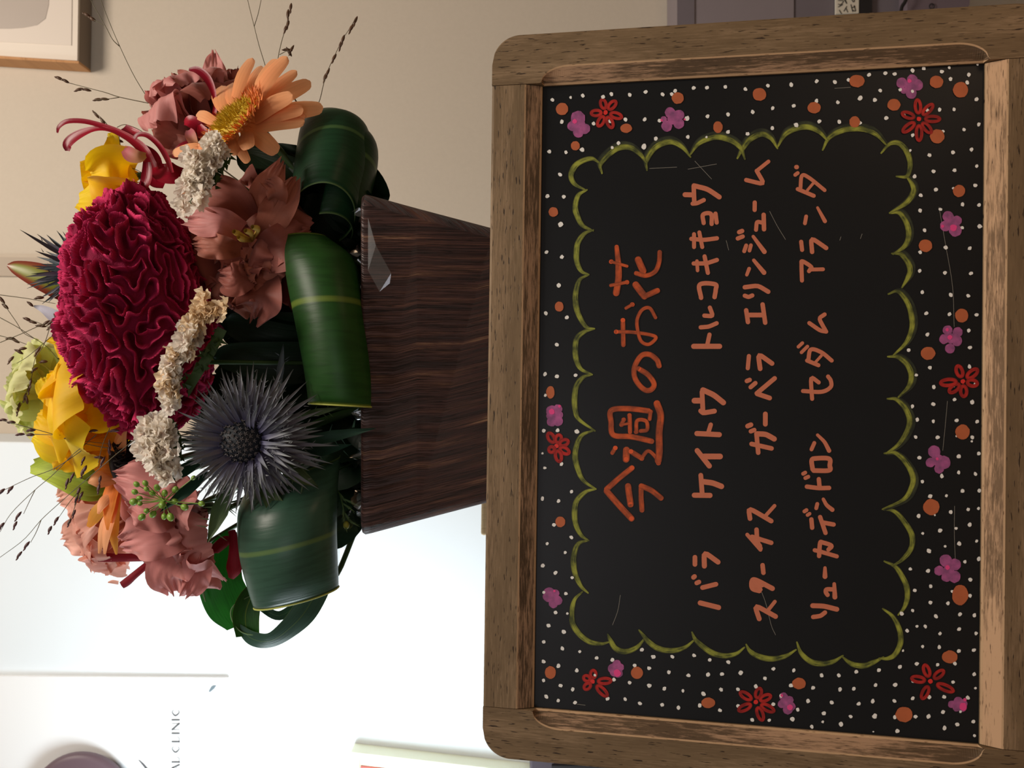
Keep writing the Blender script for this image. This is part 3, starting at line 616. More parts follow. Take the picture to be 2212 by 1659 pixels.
sg('letter', [ribbon([(X0, 1602), (X1, 1602)], 3.4), ribbon([(X1, 1604), (X1, 1593), (383, 1592)], 1.1, False)])
sg('letter', [ribbon([(X0, 1584), (X1, 1584)], 3.4)])
sg('letter', [ribbon([(X1, 1576), (X0, 1576)], 1), ribbon([(X0, 1576), (X1, 1563)], 3.4), ribbon([(X1, 1563), (X0, 1563)], 1)])
sg('letter', [ribbon([(X0, 1555), (X1, 1555)], 3.4)])
sg('letter', sC(1540))
sg('leaf_mark', [ribbon([(466, 1481), (460, 1485), (453, 1493)], [2, 8, 4])], plain('teal_grey_print', srgb(110, 124, 132), .6))
sg('pen_mark', [ribbon([(300, 1642), (308, 1650), (318, 1662)], [1.5, 4, 5])])

# small pale frame at the lower left of the view
M_cream = plain('cream_frame_paint', srgb(236, 238, 214), .5, .02)
sf = thing('photo_frame', PD(900, 1700, .9), 'small cream photo frame with a red picture hung on the white wall', 'photo frame')
pquad('frame_bar', [(757, 1625), (1150, 1670), (1150, 1684), (760, 1637)], .955, .0245, M_cream, sf)
pquad('frame_bar', [(760, 1637.5), (775, 1638.5), (785, 1900), (760, 1900)], .955, .0245, M_cream, sf)
pquad('frame_back', [(772, 1634), (1150, 1680), (1150, 1900), (776, 1900)], .960, .018, plain('cream_mat', srgb(238, 240, 222), .6), sf)
pquad('picture', [(779, 1655), (1100, 1692), (1100, 1900), (782, 1900)], .958, .002, plain('red_picture', srgb(190, 70, 52), .5, .3, 30), sf)
db = thing('wall_box', PD(1200, 1660, .96), 'dark plum wall box behind the lower left corner of the chalkboard', 'box')
pbox('box_body', 1146, 1640, 1300, 1760, .93, .979, plain('plum_card', srgb(66, 58, 66), .7, .1), db, .002)
pbox('box_lid', 1192, 1655, 1320, 1770, .925, .93, M_blk, db)

# ================================================================== stand and planter
M_pale = wood('pale_pine', srgb(214, 190, 150), srgb(198, 172, 130), srgb(170, 140, 100), 50, 700)
rimf = -154.0
pc = Loc((785, 787, rimf))
base_z = pc([(1160, 787, rimf)])[0][2]
st = thing('display_stand', (0, .62, TZ), 'pale pine display stand under the planter, its ledge showing behind it', 'stand')
xa, xb = pc([(0, 1140, 0)])[0][0], pc([(0, 430, 0)])[0][0]
box('platform', (-.112, .525, base_z-.02), (.125, .70, base_z-.002), M_pale, st)
box('leg_panel', (-.105, .53, TZ), (-.09, .695, base_z-.02), M_pale, st)
box('leg_panel', (.09, .53, TZ), (.105, .695, base_z-.02), M_pale, st)
lz = PD(1041, 1120, .72)[2]; lx = PD(1041, 1148, .72)[0]
box('back_ledge', (lx, .7005, base_z-.02), (.085, .735, lz), M_pale, st, bev=.002)

M_pot, nt, out = newmat('dark_bark_print')
tc = nd(nt, 'ShaderNodeTexCoord')
n1 = noise(nt, tc.outputs['UV'], 1, (7, 1.1, 1), 6, .65); n2 = noise(nt, tc.outputs['UV'], 1, (70, 1.6, 1), 7, .75); n3 = noise(nt, tc.outputs['UV'], 1, (20, 1.0, 1), 3)
c = ramp(nt, n1, [(.36, srgb(46, 29, 28)), (.50, srgb(72, 43, 39)), (.60, srgb(94, 60, 48)), (.70, srgb(150, 112, 84))])
dk = ramp(nt, n2, [(.40, (1, 1, 1, 1)), (.50, (0, 0, 0, 1))])
d2 = ramp(nt, n3, [(.455, (0, 0, 0, 1)), (.467, (1, 1, 1, 1)), (.473, (1, 1, 1, 1)), (.485, (0, 0, 0, 1))])
mm = nd(nt, 'ShaderNodeMath', operation='MULTIPLY', i1=.45); L(nt, dk, mm.inputs[0])
c = mixc(nt, mm.outputs[0], c, srgb(32, 20, 20)); c = mixc(nt, d2, c, srgb(22, 14, 15))
b = nd(nt, 'ShaderNodeBsdfPrincipled', Roughness=.5); L(nt, c, b.inputs['Base Color'])
hh = nd(nt, 'ShaderNodeMath', operation='ADD'); L(nt, dk, hh.inputs[0]); L(nt, d2, hh.inputs[1])
bp = nd(nt, 'ShaderNodeBump', Strength=.7, Distance=.0012, invert=True); L(nt, hh.outputs[0], bp.inputs['Height']); L(nt, bp.outputs[0], b.inputs['Normal'])
L(nt, b.outputs[0], out.inputs[0])
pot = thing('planter', pc([(1160, 787, rimf+240)])[0], 'dark brown bark patterned planter box holding the flower arrangement', 'planter')
def rr(hw, z0, z1, r, n=8):
    pts = []
    for (cy, cz, a0) in ((787+hw-r, z0+r, -PI/2), (787+hw-r, z1-r, 0), (787-hw+r, z1-r, PI/2), (787-hw+r, z0+r, PI)):
        for k in range(n): t = a0+PI/2*k/(n-1); pts.append((cy+r*math.cos(t), cz+r*math.sin(t)))
    return pts
rows = []; uvp = []
prof = [(1160, -375*.2557, 0), (1060, -375*.186, 0), (900, -375*.078, 0), (800, -3, 0), (786, 0, 0), (780, -3, 3), (778, -9, 9), (781, -15, 15), (800, -18, 18), (860, -40, 18)]
for i, (x, dw, dz) in enumerate(prof):
    hw = 372+dw; R = rr(hw, rimf+dz-dw*.25*(i < 4), rimf+480-dz, 26)
    for (y, z) in R: rows.append((x, y, z))
    ln = 0; nR = len(R)
    for k, (y, z) in enumerate(R):
        if k: ln += math.hypot(R[k][0]-R[k-1][0], R[k][1]-R[k-1][1])
        uvp.append((ln/372.0, x/372.0))
nR = len(R); Fl = [list(f) for f in grid(len(prof), nR, True)]; Fl.append(list(range(nR)))
mesh('planter_wall', pc(rows), Fl, M_pot, pot, uv=uvp)
foam = thing('floral_foam', pc([(870, 787, rimf+240)])[0], 'dark green floral foam filling the planter under the stems', 'foam')
fr = []
for x, dw in ((1100, -110), (840, -60), (826, -66)):
    for (y, z) in rr(372+dw, rimf+40, rimf+440, 30): fr.append((x, y, z))
mesh('foam_block', pc(fr), [list(f) for f in grid(3, nR, True)]+[list(range(2*nR, 3*nR))[::-1], list(range(nR))], plain('foam_green', srgb(24, 40, 26), .95, .3, 300), foam, smooth=False)

# ================================================================== plant helpers
def sheet(name, parent, mat, pts, hw, S=None, N=None, cup=0, ruff=0, rf=3, tiprf=0, nu=16, nv=9, seed=0, mp=Q, wav=0, label=None, sharp=False, roll=0, frill=0, edge=0):
    """petal or leaf: centreline pts, half widths hw, side vector S (or normal N). returns object"""
    r = np.random.default_rng(seed)
    C = cat(pts, nu); t = np.linspace(0, 1, nu)
    Wd = np.maximum(cat(np.asarray(hw, float), nu)[:, 0], .15)
    Tn = nrmz(np.gradient(C, axis=0))
    if S is not None:
        Sv = np.asarray(S, float); Sv = np.tile(Sv, (nu, 1)) if Sv.ndim == 1 else cat(Sv, nu)
        Sv = nrmz(Sv-Tn*np.sum(Sv*Tn, 1, keepdims=True))
        Nv = np.cross(Tn, Sv)
    else:
        Nv = np.asarray((0, 0, -1) if N is None else N, float); Nv = np.tile(Nv, (nu, 1)) if Nv.ndim == 1 else cat(Nv, nu)
        Sv = nrmz(np.cross(Nv, Tn)); Nv = np.cross(Tn, Sv)
    x = np.linspace(-1, 1, nv)
    ph = r.random(4)*6.28
    TT, XX = np.meshgrid(t, x, indexing='ij')
    off = cup*Wd[:, None]*XX**2
    off = off + ruff*np.abs(XX)**1.5*np.sin(TT*rf*2*PI*(1+.15*np.sin(ph[2]))+ph[0]+XX*.8)*np.minimum(1, TT*3)
    off = off + (tiprf or ruff*.8)*(TT**3)*np.sin(XX*rf*2.6+ph[1])*(1 if (tiprf or ruff) else 0)
    if edge:
        ee = np.maximum(np.abs(XX), TT)**4*np.minimum(1, TT*2.5); an = np.arctan2(TT-.35, XX)
        off = off + edge*ee*(np.sin(an*9+ph[0])+.6*np.sin(an*17+ph[1])+.35*np.sin(an*31+ph[2]))
    if wav: off = off + wav*np.sin(TT*4+ph[3])*XX
    out = frill*(TT**3)*(.7*np.sin(XX*6+ph[1])+.5*np.sin(XX*17+ph[2])+.3*np.sin(XX*37+ph[3])) if frill else 0
    V = C[:, None]+Sv[:, None]*(XX*Wd[:, None])[..., None]+Nv[:, None]*off[..., None]
    if frill: V = V+Tn[:, None]*out[..., None]
    uv = np.stack([XX*.5+.5, TT], -1).reshape(-1, 2)
    return mesh(name, mp(V.reshape(-1, 3)), grid(nu, nv), mat, parent, uv=uv, label=label)
def ellipsoid(name, c, ax, r, mat, parent, nu=8, nv=8, mp=Q, label=None, pointy=1.0):
    """c centre, ax axis direction, r=(half length, radius)"""
    ax = nrmz(ax); s = nrmz(np.cross(ax, (.2, .3, -1))); n = np.cross(ax, s)
    V = []
    for i in range(nu+1):
        a = PI*i/nu; h = -math.cos(a)*r[0]; q = (math.sin(a)**pointy)*r[1]
        for j in range(nv):
            b = 2*PI*j/nv; V.append(np.asarray(c, float)+ax*h+s*q*math.cos(b)+n*q*math.sin(b))
    return mesh(name, mp(V), grid(nu+1, nv, True), mat, parent, label=label)
M_stem = plain('green_stem', srgb(52, 84, 40), .5, .25, 60); M_stemd = plain('dark_stem', srgb(70, 62, 46), .6, .2, 60)
FOOT = (845, 780, 60)
def stem(parent, p, r=6, mid=None, mat=None):
    p = np.asarray(p, float); f = np.array([850, 787+(p[1]-787)*.45, 60+(p[2]-60)*.2])
    pts = [p, p+np.array([(f[0]-p[0])*.12, 0, 70]), p*.5+f*.5+np.array([0, 0, 60]), f]
    tube('stem', pts, r, mat or M_stem, parent, 14, 8)
def frame_of(a):
    a = nrmz(a); e = nrmz(np.cross(a, (.11, .23, -1.))); return a, e, np.cross(a, e)

# ---- cockscomb
def smooth_n(u, nb, n):
    for _ in range(n): u = (u+u[nb].sum(1))/(nb.shape[1]+1)
    return u
def cockscomb():
    c = np.array([314., 678., -25.])
    th = thing('cockscomb', Q([c+[150, 0, 0]])[0], 'large crimson cockscomb bloom with brain-like velvety folds in the middle of the arrangement', 'flower')
    bm = bmesh.new(); bmesh.ops.create_icosphere(bm, subdivisions=7, radius=1)
    bm.verts.ensure_lookup_table()
    V = np.array([v.co[:] for v in bm.verts]); Fc = np.array([[v.index for v in f.verts] for f in bm.faces]); bm.free()
    def nbrs(Fc, n):
        E = np.vstack([Fc[:, [0, 1]], Fc[:, [1, 2]], Fc[:, [2, 0]]]); E = np.vstack([E, E[:, ::-1]])
        E = np.unique(E, axis=0); st = np.searchsorted(E[:, 0], np.arange(n)); cnt = np.bincount(E[:, 0], minlength=n)
        nb = np.empty((n, 6), int)
        for k in range(6): nb[:, k] = E[np.minimum(st+np.minimum(k, cnt-1), len(E)-1), 1]
        return nb
    nb = nbrs(Fc, len(V))
    r = np.random.default_rng(11); u = r.standard_normal(len(V))*.1
    warp = smooth_n(r.standard_normal(len(V)), nb, 40); warp = warp/warp.std()
    for k in range(24):
        a = smooth_n(u, nb, 5); b_ = smooth_n(a, nb, 14)
        u = np.tanh(12*(a-b_)+.2*u+.035+.03*warp)
    u = smooth_n(u, nb, 2)
    # one midpoint subdivision
    E = np.sort(np.vstack([Fc[:, [0, 1]], Fc[:, [1, 2]], Fc[:, [2, 0]]]), axis=1)
    Eu, inv = np.unique(E, axis=0, return_inverse=True); inv = inv.ravel(); n = len(V); m = len(Fc)
    ab, bc, ca = inv[:m]+n, inv[m:2*m]+n, inv[2*m:]+n
    V2 = np.vstack([V, nrmz(V[Eu].mean(1))]); u2 = np.concatenate([u, u[Eu].mean(1)])
    F2 = np.vstack([np.stack([Fc[:, 0], ab, ca], 1), np.stack([Fc[:, 1], bc, ab], 1), np.stack([Fc[:, 2], ca, bc], 1), np.stack([ab, bc, ca], 1)])
    nb2 = nbrs(F2, len(V2)); u2 = smooth_n(u2, nb2, 1)
    big = smooth_n(r.standard_normal(len(V2)), nb2, 260); big = big/np.abs(big).max()
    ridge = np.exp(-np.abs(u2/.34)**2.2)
    ax = np.array([146., 254., 150.])
    big2 = smooth_n(r.standard_normal(len(V2)), nb2, 90); big2 = big2/np.abs(big2).max()
    lump = 1+.10*big+.09*big2
    side = V2 + 0
    P = side*lump[:, None]*ax
    Nn = nrmz(side/ax)
    fade = np.clip((V2[:, 2]*-.4+V2[:, 0]*-.5+.9), .35, 1.0)
    hm = smooth_n(r.standard_normal(len(V2)), nb2, 45); hm = hm/hm.std()
    H = (22+5*np.clip(hm, -1.6, 1.6))*ridge+7*np.tanh(u2*2)*(1-ridge)
    P = P+Nn*(H*fade)[:, None]
    # folds lean and curl a little
    P = P+np.cross(Nn, np.array([.3, .2, 1.]))*(ridge*3.5*np.sin(u2*3+big*12))[:, None]
    tw = np.stack([smooth_n(r.standard_normal(len(V2)), nb2, 26) for _ in range(3)], 1); tw = tw/tw.std(0)
    P = P+(tw-Nn*np.sum(tw*Nn, 1, keepdims=True))*(1.2+2.2*ridge)[:, None]
    # rounder top, narrower underside
    k = np.clip((P[:, 0])/172, 0, 1); P[:, 1] *= 1-.28*k**2; P[:, 0] += 18*(P[:, 1]/262)*0
    a = -.10; R = np.array([[math.cos(a), math.sin(a), 0], [-math.sin(a), math.cos(a), 0], [0, 0, 1]])
    P = P@R
    m_, nt, out = newmat('crimson_velvet')
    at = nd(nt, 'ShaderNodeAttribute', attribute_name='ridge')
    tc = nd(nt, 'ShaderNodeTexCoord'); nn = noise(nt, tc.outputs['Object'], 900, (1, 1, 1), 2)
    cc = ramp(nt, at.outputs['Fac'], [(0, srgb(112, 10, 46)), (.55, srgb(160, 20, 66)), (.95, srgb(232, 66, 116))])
    b = nd(nt, 'ShaderNodeBsdfPrincipled', Roughness=.85); L(nt, cc, b.inputs['Base Color'])
    b.inputs['Specular IOR Level'].default_value = .15; b.inputs['Sheen Weight'].default_value = .6; b.inputs['Sheen Tint'].default_value = srgb(255, 90, 150)
    bp = nd(nt, 'ShaderNodeBump', Strength=.6, Distance=.0008); L(nt, nn, bp.inputs['Height']); L(nt, bp.outputs[0], b.inputs['Normal'])
    L(nt, b.outputs[0], out.inputs[0])
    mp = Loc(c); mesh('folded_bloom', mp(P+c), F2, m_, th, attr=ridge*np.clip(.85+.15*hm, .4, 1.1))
    stem(th, c+[120, 0, 20], 16)
cockscomb()

# ---- cup-shaped ruffled blooms
def bloom(name, label, base, axis, Ln, R, mats, layers, seed, ruff=8, rf=3, nv=15, wide=.85, group=None, inner=True, squash=1.0, frill=3, stemr=6, back=0):
    """layers: (count, openness, length factor)"""
    base = np.asarray(base, float); a, e, f = frame_of(axis); r = np.random.default_rng(seed)
    th = thing(name, Q([base])[0], label, 'flower', group)
    mp = Loc(base)
    for li, (cnt, op, lf) in enumerate(layers):
        for k in range(cnt):
            ph = 2*PI*(k+.5*li+.3*r.random())/cnt
            rad = math.cos(ph)*e+math.sin(ph)*f*squash; sd = -math.sin(ph)*e+math.cos(ph)*f*squash
            o = op*(.9+.25*r.random()); ll = Ln*lf*(.9+.2*r.random())
            cs = [base+rad*R*.05, base+a*.32*ll+rad*R*(.20+.28*o), base+a*.68*ll+rad*R*(.36+.45*o), base+a*ll*(.95-.30*o)+rad*R*(.42+.68*o), base+a*ll*(.98-.62*o-back*o)+rad*R*(.46+.86*o)]
            if o < .35: cs = cs[:4]
            h = R*wide*(.75+.25*r.random())*(.55+.45*min(1, o+.35))
            hwid = [h*.18, h*.62, h*.98, h*1.0] + ([h*.55] if o >= .35 else [])
            if o < .35: hwid[-1] = h*.6
            m = mats[int(r.integers(len(mats)))] if li else mats[0]
            sheet('petal', th, m, cs, hwid, S=sd, cup=-.35*(1-o*.7), ruff=ruff*(.4+o), rf=rf, nu=20, nv=nv+6, seed=int(r.integers(1e6)), mp=mp, frill=frill, edge=ruff*.55 if frill else ruff*.15)
    ellipsoid('calyx', base, a, (R*.22, R*.14), M_stem, th, mp=mp)
    stem(th, base, stemr)
    return th, mp
M_yel = petal('yellow_petal', srgb(250, 196, 8), srgb(255, 226, 24), tr=.45, vein_amt=.05)
M_yel2 = petal('deep_yellow_petal', srgb(252, 186, 6), srgb(255, 214, 16), tr=.45, vein_amt=.05)
M_lime = petal('pale_lime_petal', srgb(196, 206, 90), srgb(232, 236, 176), tr=.4, vein_amt=.08)
M_bud = petal('lime_bud_petal', srgb(132, 160, 40), srgb(186, 204, 76), tr=.35, vein_amt=.25, veins=20)
M_rose = petal('dusty_rose_petal', srgb(118, 58, 48), srgb(172, 100, 88), tr=.3, vein_amt=.1, veins=12)
M_rose2 = petal('dusty_rose_petal_light', srgb(150, 84, 62), srgb(190, 118, 100), tr=.3, vein_amt=.1, veins=12)
M_rose3 = petal('antique_pink_petal', srgb(178, 104, 98), srgb(218, 146, 142), tr=.3, vein_amt=.1, veins=12)
M_salm = petal('pale_salmon_petal', srgb(226, 158, 130), srgb(246, 190, 172), tr=.45, vein_amt=.15)
M_stam = plain('yellow_stamen', srgb(206, 176, 84), .6, .2, 300)

def rose_extra(th, mp, pts, hw, mat, S=None, N=None, seed=0, **k): return sheet('petal', th, mat, pts, hw, S=S, N=N, seed=seed, **k)
# large yellow rose behind the cockscomb
th, mp = bloom('yellow_rose', 'large open yellow rose on the far left side of the cockscomb', (300, 880, 60), (-1, .05, -.15), 190, 118, [M_yel2, M_yel], [(5, .3, 1.0), (6, .75, 1.02), (6, .95, .85)], 21, ruff=9, rf=1.3, nv=13, frill=0, squash=1.1)
for q, (pts, hw) in enumerate([([(250, 800, 0), (180, 775, -10), (130, 745, 0), (103, 735, 20)], [30, 36, 22, 6]), ([(240, 870, -20), (170, 860, -40), (110, 835, -35), (92, 815, -20)], [40, 46, 36, 12]),
    ([(260, 930, -10), (180, 925, -30), (110, 915, -30), (82, 900, -15)], [40, 50, 44, 16]), ([(250, 960, 10), (160, 975, -10), (100, 965, -10), (72, 945, 5)], [30, 40, 34, 10]),
    ([(240, 960, 0), (170, 985, -20), (130, 1005, -20), (118, 1014, -10)], [34, 34, 20, 5]), ([(280, 880, -10), (240, 890, -45), (205, 900, -55), (180, 905, -50)], [20, 44, 46, 14])]):
    sheet('petal', th, M_yel if q % 2 else M_yel2, pts, hw, N=[(-.4, .6, -1), (.3, .4, -1), (-.6, -.1, -1), (-.2, .8, -1), (.2, .6, -1), (-.1, -.4, -1)][q], cup=.3, ruff=6, rf=1.1, seed=q, nu=22, nv=17, edge=2.5)
# yellow rose upper right
th, mp = bloom('yellow_rose', 'yellow rose half hidden above the right end of the cockscomb', (300, 380, 70), (-1, .15, -.25), 120, 58, [M_yel2, M_yel], [(4, .1, 1.0), (4, .35, 1)], 5, ruff=4, rf=1, frill=0)
for q, (pts, hw) in enumerate([([(300, 350, 10), (260, 345, -20), (225, 350, -30), (192, 372, -10)], [30, 52, 44, 10]), ([(300, 420, 10), (250, 430, -15), (200, 430, -20), (168, 432, 0)], [30, 44, 40, 20]),
    ([(290, 400, -10), (250, 400, -42), (215, 395, -50), (190, 385, -45)], [24, 44, 40, 12]), ([(262, 400, 20), (240, 345, 10), (243, 300, 15), (236, 287, 20)], [40, 30, 14, 6]),
    ([(280, 440, 10), (230, 465, 0), (190, 470, 5), (166, 500, 20)], [20, 30, 26, 6])]):
    sheet('petal', th, M_yel if q != 2 else M_yel2, pts, hw, N=[(-.5, .5, -1), (-.6, -.5, -1), (-.2, .7, -.8), (.2, .5, -1), (-.7, .1, -1)][q], cup=[.5, .1, .45, .3, .2][q], ruff=5, rf=.9, seed=q+40, nu=22, nv=17, edge=1.5)
# pale lime bloom top
th, mp = bloom('lisianthus', 'pale lime green ruffled bloom behind the large yellow rose', (135, 850, 110), (-1, -.25, -.1), 100, 82, [M_lime], [(5, .2, 1.0), (6, .6, 1.05), (6, .95, .95)], 8, ruff=6, rf=2.2)
for q, (pts, hw) in enumerate([([(110, 790, 80), (80, 785, 70), (45, 790, 75), (30, 795, 85)], [20, 40, 34, 10]), ([(100, 860, 70), (70, 865, 60), (35, 860, 65), (18, 855, 80)], [30, 46, 40, 14]), ([(110, 900, 80), (80, 905, 75), (60, 915, 80), (55, 930, 90)], [20, 28, 22, 8]), ([(105, 765, 90), (80, 745, 90), (68, 735, 92)], [12, 12, 8])]):
    sheet('petal', th, M_lime, pts, hw, N=(-.1, 0, -1), cup=.3, ruff=4, rf=2, seed=q+70, frill=2)
# lime bud
th = thing('lisianthus_bud', Q([(230, 1050, 40)])[0], 'closed lime green bud pointing outwards below the large yellow rose', 'bud')
for q, (pts, hw) in enumerate([([(235, 1045, 40), (190, 1030, 10), (120, 1012, 10), (66, 1015, 30)], [14, 46, 34, 8]), ([(235, 1040, 40), (180, 1010, 15), (110, 1000, 20), (74, 1000, 35)], [14, 26, 18, 8]), ([(235, 1055, 40), (190, 1060, 8), (130, 1035, 15), (90, 1030, 30)], [14, 22, 18, 5])]):
    sheet('petal', th, M_bud, pts, hw, N=(0, .2*q-.2, -1), cup=.45, ruff=2, rf=1.5, seed=q, nu=18)
stem(th, (232, 1046, 42), 5)

# dusty-pink lisianthus
th, mp = bloom('lisianthus', 'dusty pink ruffled bloom at the top right behind the orange gerbera', (455, 315, 70), (-.28, -.9, -.15), 150, 88, [M_rose, M_rose3], [(5, .25, 1.05), (6, .6, 1.15), (5, .85, 1.0)], 3, ruff=8, rf=1.8)
for q, (pts, hw) in enumerate([([(440, 300, 40), (395, 290, 15), (355, 270, 10), (332, 262, 20)], [24, 40, 42, 18]), ([(440, 290, 40), (410, 240, 10), (390, 190, 10), (372, 162, 25)], [26, 46, 44, 16]), ([(470, 260, 50), (465, 200, 40), (462, 150, 40), (462, 112, 50)], [30, 34, 26, 6]),
   ([(490, 260, 60), (500, 200, 50), (510, 165, 50), (516, 150, 60)], [26, 30, 26, 10]), ([(440, 320, 30), (400, 320, 10), (372, 315, 12), (350, 312, 20)], [16, 26, 26, 10])]):
    sheet('petal', th, M_rose if q != 2 else M_rose3, pts, hw, N=(-.2, -.1, -1), cup=.2, ruff=5, rf=2, seed=q+5, nu=26, nv=25, frill=5, edge=4)
th, mp = bloom('lisianthus', 'dusty pink open bloom with yellow stamens right below the cockscomb', (575, 540, 40), (-.55, -.25, -1), 150, 112, [M_rose2, M_rose], [(4, .2, .85), (6, .6, .95), (7, .95, .8)], 14, ruff=10, rf=1.9, nv=17, frill=4)
for q, (pts, hw, m) in enumerate([([(560, 520, -60), (590, 470, -110), (615, 430, -120), (640, 385, -110)], [20, 36, 34, 10], M_rose2), ([(560, 560, -60), (600, 540, -110), (640, 520, -105), (665, 500, -80)], [30, 50, 50, 20], M_rose),
   ([(520, 540, -90), (480, 535, -130), (450, 530, -130), (420, 528, -110)], [14, 26, 28, 10], M_rose2), ([(520, 500, -90), (480, 480, -130), (440, 480, -125), (402, 478, -100)], [24, 30, 32, 14], M_rose3),
   ([(540, 470, -80), (500, 430, -120), (460, 415, -120), (430, 410, -100)], [24, 40, 40, 14], M_rose), ([(560, 460, -80), (570, 420, -125), (590, 385, -130), (610, 350, -115)], [22, 32, 28, 8], M_rose2),
   ([(540, 590, -70), (520, 600, -120), (500, 605, -130), (478, 600, -110)], [22, 34, 36, 14], M_rose), ([(560, 600, -60), (560, 630, -100), (560, 660, -90), (550, 690, -60)], [40, 50, 46, 14], M_rose),
   ([(600, 450, -90), (600, 420, -140), (590, 400, -150), (575, 392, -140)], [14, 22, 22, 8], M_rose2), ([(600, 600, -50), (640, 600, -70), (660, 620, -50), (660, 680, -10)], [50, 60, 60, 30], M_rose)]):
    sheet('petal', th, m, pts, hw, N=(-.1, 0, -1), cup=.22, ruff=7, rf=1.8, seed=q+25, nu=26, nv=25, frill=5, edge=5)
for q, (x, y) in enumerate([(505, 500), (530, 498), (545, 490), (515, 512)]): 
    tube('stamen', [(545, 520, -70), (x+12, y+6, -130), (x, y, -150)], [3, 5, 7, 5], M_stam, th, 12)
th, mp = bloom('lisianthus', 'small dusty pink rosette hanging just below the cockscomb', (585, 640, 0), (-.7, -.3, -1), 130, 50, [M_rose2, M_rose], [(4, .2, .9), (5, .6, .95), (5, .9, .85)], 33, ruff=5, rf=1.6, frill=2)
th, mp = bloom('lisianthus', 'antique pink ruffled bloom on the left beside the sea holly', (440, 1100, 40), (-.75, .35, -.75), 160, 118, [M_rose3], [(5, .3, .9), (6, .65, 1.0), (7, .95, .95)], 17, ruff=10, rf=2.1, nv=19, frill=4)
for q, (pts, hw) in enumerate([([(400, 1080, -80), (350, 1060, -120), (290, 1040, -110), (250, 1030, -90)], [30, 46, 44, 16]), ([(400, 1130, -80), (350, 1150, -130), (300, 1160, -120), (262, 1170, -90)], [40, 56, 50, 18]),
   ([(400, 1150, -70), (380, 1200, -100), (360, 1245, -95), (375, 1280, -80)], [40, 52, 46, 14]), ([(410, 1170, -60), (420, 1220, -80), (415, 1260, -70), (400, 1285, -60)], [30, 40, 34, 12]), ([(380, 1110, -110), (340, 1110, -150), (310, 1100, -150), (285, 1090, -135)], [24, 40, 40, 16]),
   ([(400, 1100, -90), (390, 1070, -120), (370, 1035, -115), (350, 1015, -100)], [20, 36, 30, 10])]):
    sheet('petal', th, M_rose3, pts, hw, N=(-.1, .1, -1), cup=.2, ruff=7, rf=2.4, seed=q+95, nu=26, nv=25, frill=5, edge=5)
th, mp = bloom('lisianthus', 'pale salmon ruffled bloom at the far left above the red orchid petals', (290, 1120, 90), (-.85, .35, -.2), 130, 78, [M_salm], [(5, .3, 1), (6, .7, 1.05), (6, .95, .9)], 19, ruff=6, rf=2, frill=3)
for q, (pts, hw) in enumerate([([(230, 1110, 60), (190, 1085, 50), (150, 1075, 55), (126, 1080, 65)], [24, 40, 36, 12]), ([(230, 1150, 60), (190, 1155, 45), (155, 1160, 50), (136, 1165, 60)], [30, 44, 38, 14]), ([(240, 1180, 60), (215, 1200, 50), (205, 1220, 55), (202, 1232, 60)], [20, 30, 22, 6])]):
    sheet('petal', th, M_salm, pts, hw, N=(-.1, .1, -1), cup=.2, ruff=5, rf=2.2, seed=q+195, nu=24, nv=23, frill=4, edge=4)

# ---- gerberas
M_ger = petal('apricot_petal', srgb(250, 160, 92), srgb(255, 186, 134), tr=.3, vein_amt=.12, veins=8)
M_gerd = petal('orange_petal', srgb(232, 120, 30), srgb(246, 152, 62), tr=.4, vein_amt=.15, veins=8)
M_gery = petal('golden_petal', srgb(214, 140, 50), srgb(240, 178, 72), tr=.45, vein_amt=.1, veins=8)
M_disk = plain('gerbera_disk_yellow', srgb(212, 178, 44), .7, .2, 400); M_disko = plain('gerbera_floret_orange', srgb(236, 140, 76), .6, .15, 300)
th = thing('gerbera', Q([(540, 320, -40)])[0], 'apricot orange gerbera with a yellow centre at the right of the arrangement', 'flower', )
gc = np.array([505., 262., -95.]); ga, ge, gf = frame_of((-.58, -.52, -.75))
GP = [((508, 215), (545, 125), 14, -40), ((530, 215), (565, 142), 11, -10), ((548, 222), (598, 128), 16, -60), ((545, 225), (620, 122), 17, -70), ((555, 240), (640, 152), 15, -30), ((560, 245), (671, 176), 20, -50),
      ((545, 258), (632, 205), 19, -120), ((572, 255), (698, 232), 20, -90), ((560, 262), (655, 236), 17, -110), ((560, 268), (660, 250), 16, -100), ((552, 275), (658, 262), 17, -105), ((545, 285), (600, 330), 20, -95),
      ((530, 285), (538, 322), 19, -130), ((468, 265), (424, 246), 13, -40), ((480, 230), (478, 185), 20, -20), ((500, 215), (505, 178), 17, -10), ((462, 318), (372, 332), 13, -60), ((468, 322), (396, 346), 12, -70), ((515, 310), (536, 352), 12, -100), ((470, 330), (382, 420), 16, -20), ((450, 300), (440, 330), 14, -90), ((500, 300), (512, 335), 13, -100)]
for q, (b_, t_, h, z) in enumerate(GP):
    b3 = np.array([b_[0], b_[1], -85.]); t3 = np.array([t_[0], t_[1], float(z)]); st3 = gc+(b3-gc)*.5
    mid = (b3+t3)/2+np.array([-4, -4, -10])
    sheet('petal', th, M_ger, [st3, b3, mid, t3*.82+mid*.18, t3], [4, h*.7, h, h*.75, 2.5], N=(-.2, -.2, -1), cup=-.18, ruff=.8, rf=1, seed=q, nu=14, nv=7)
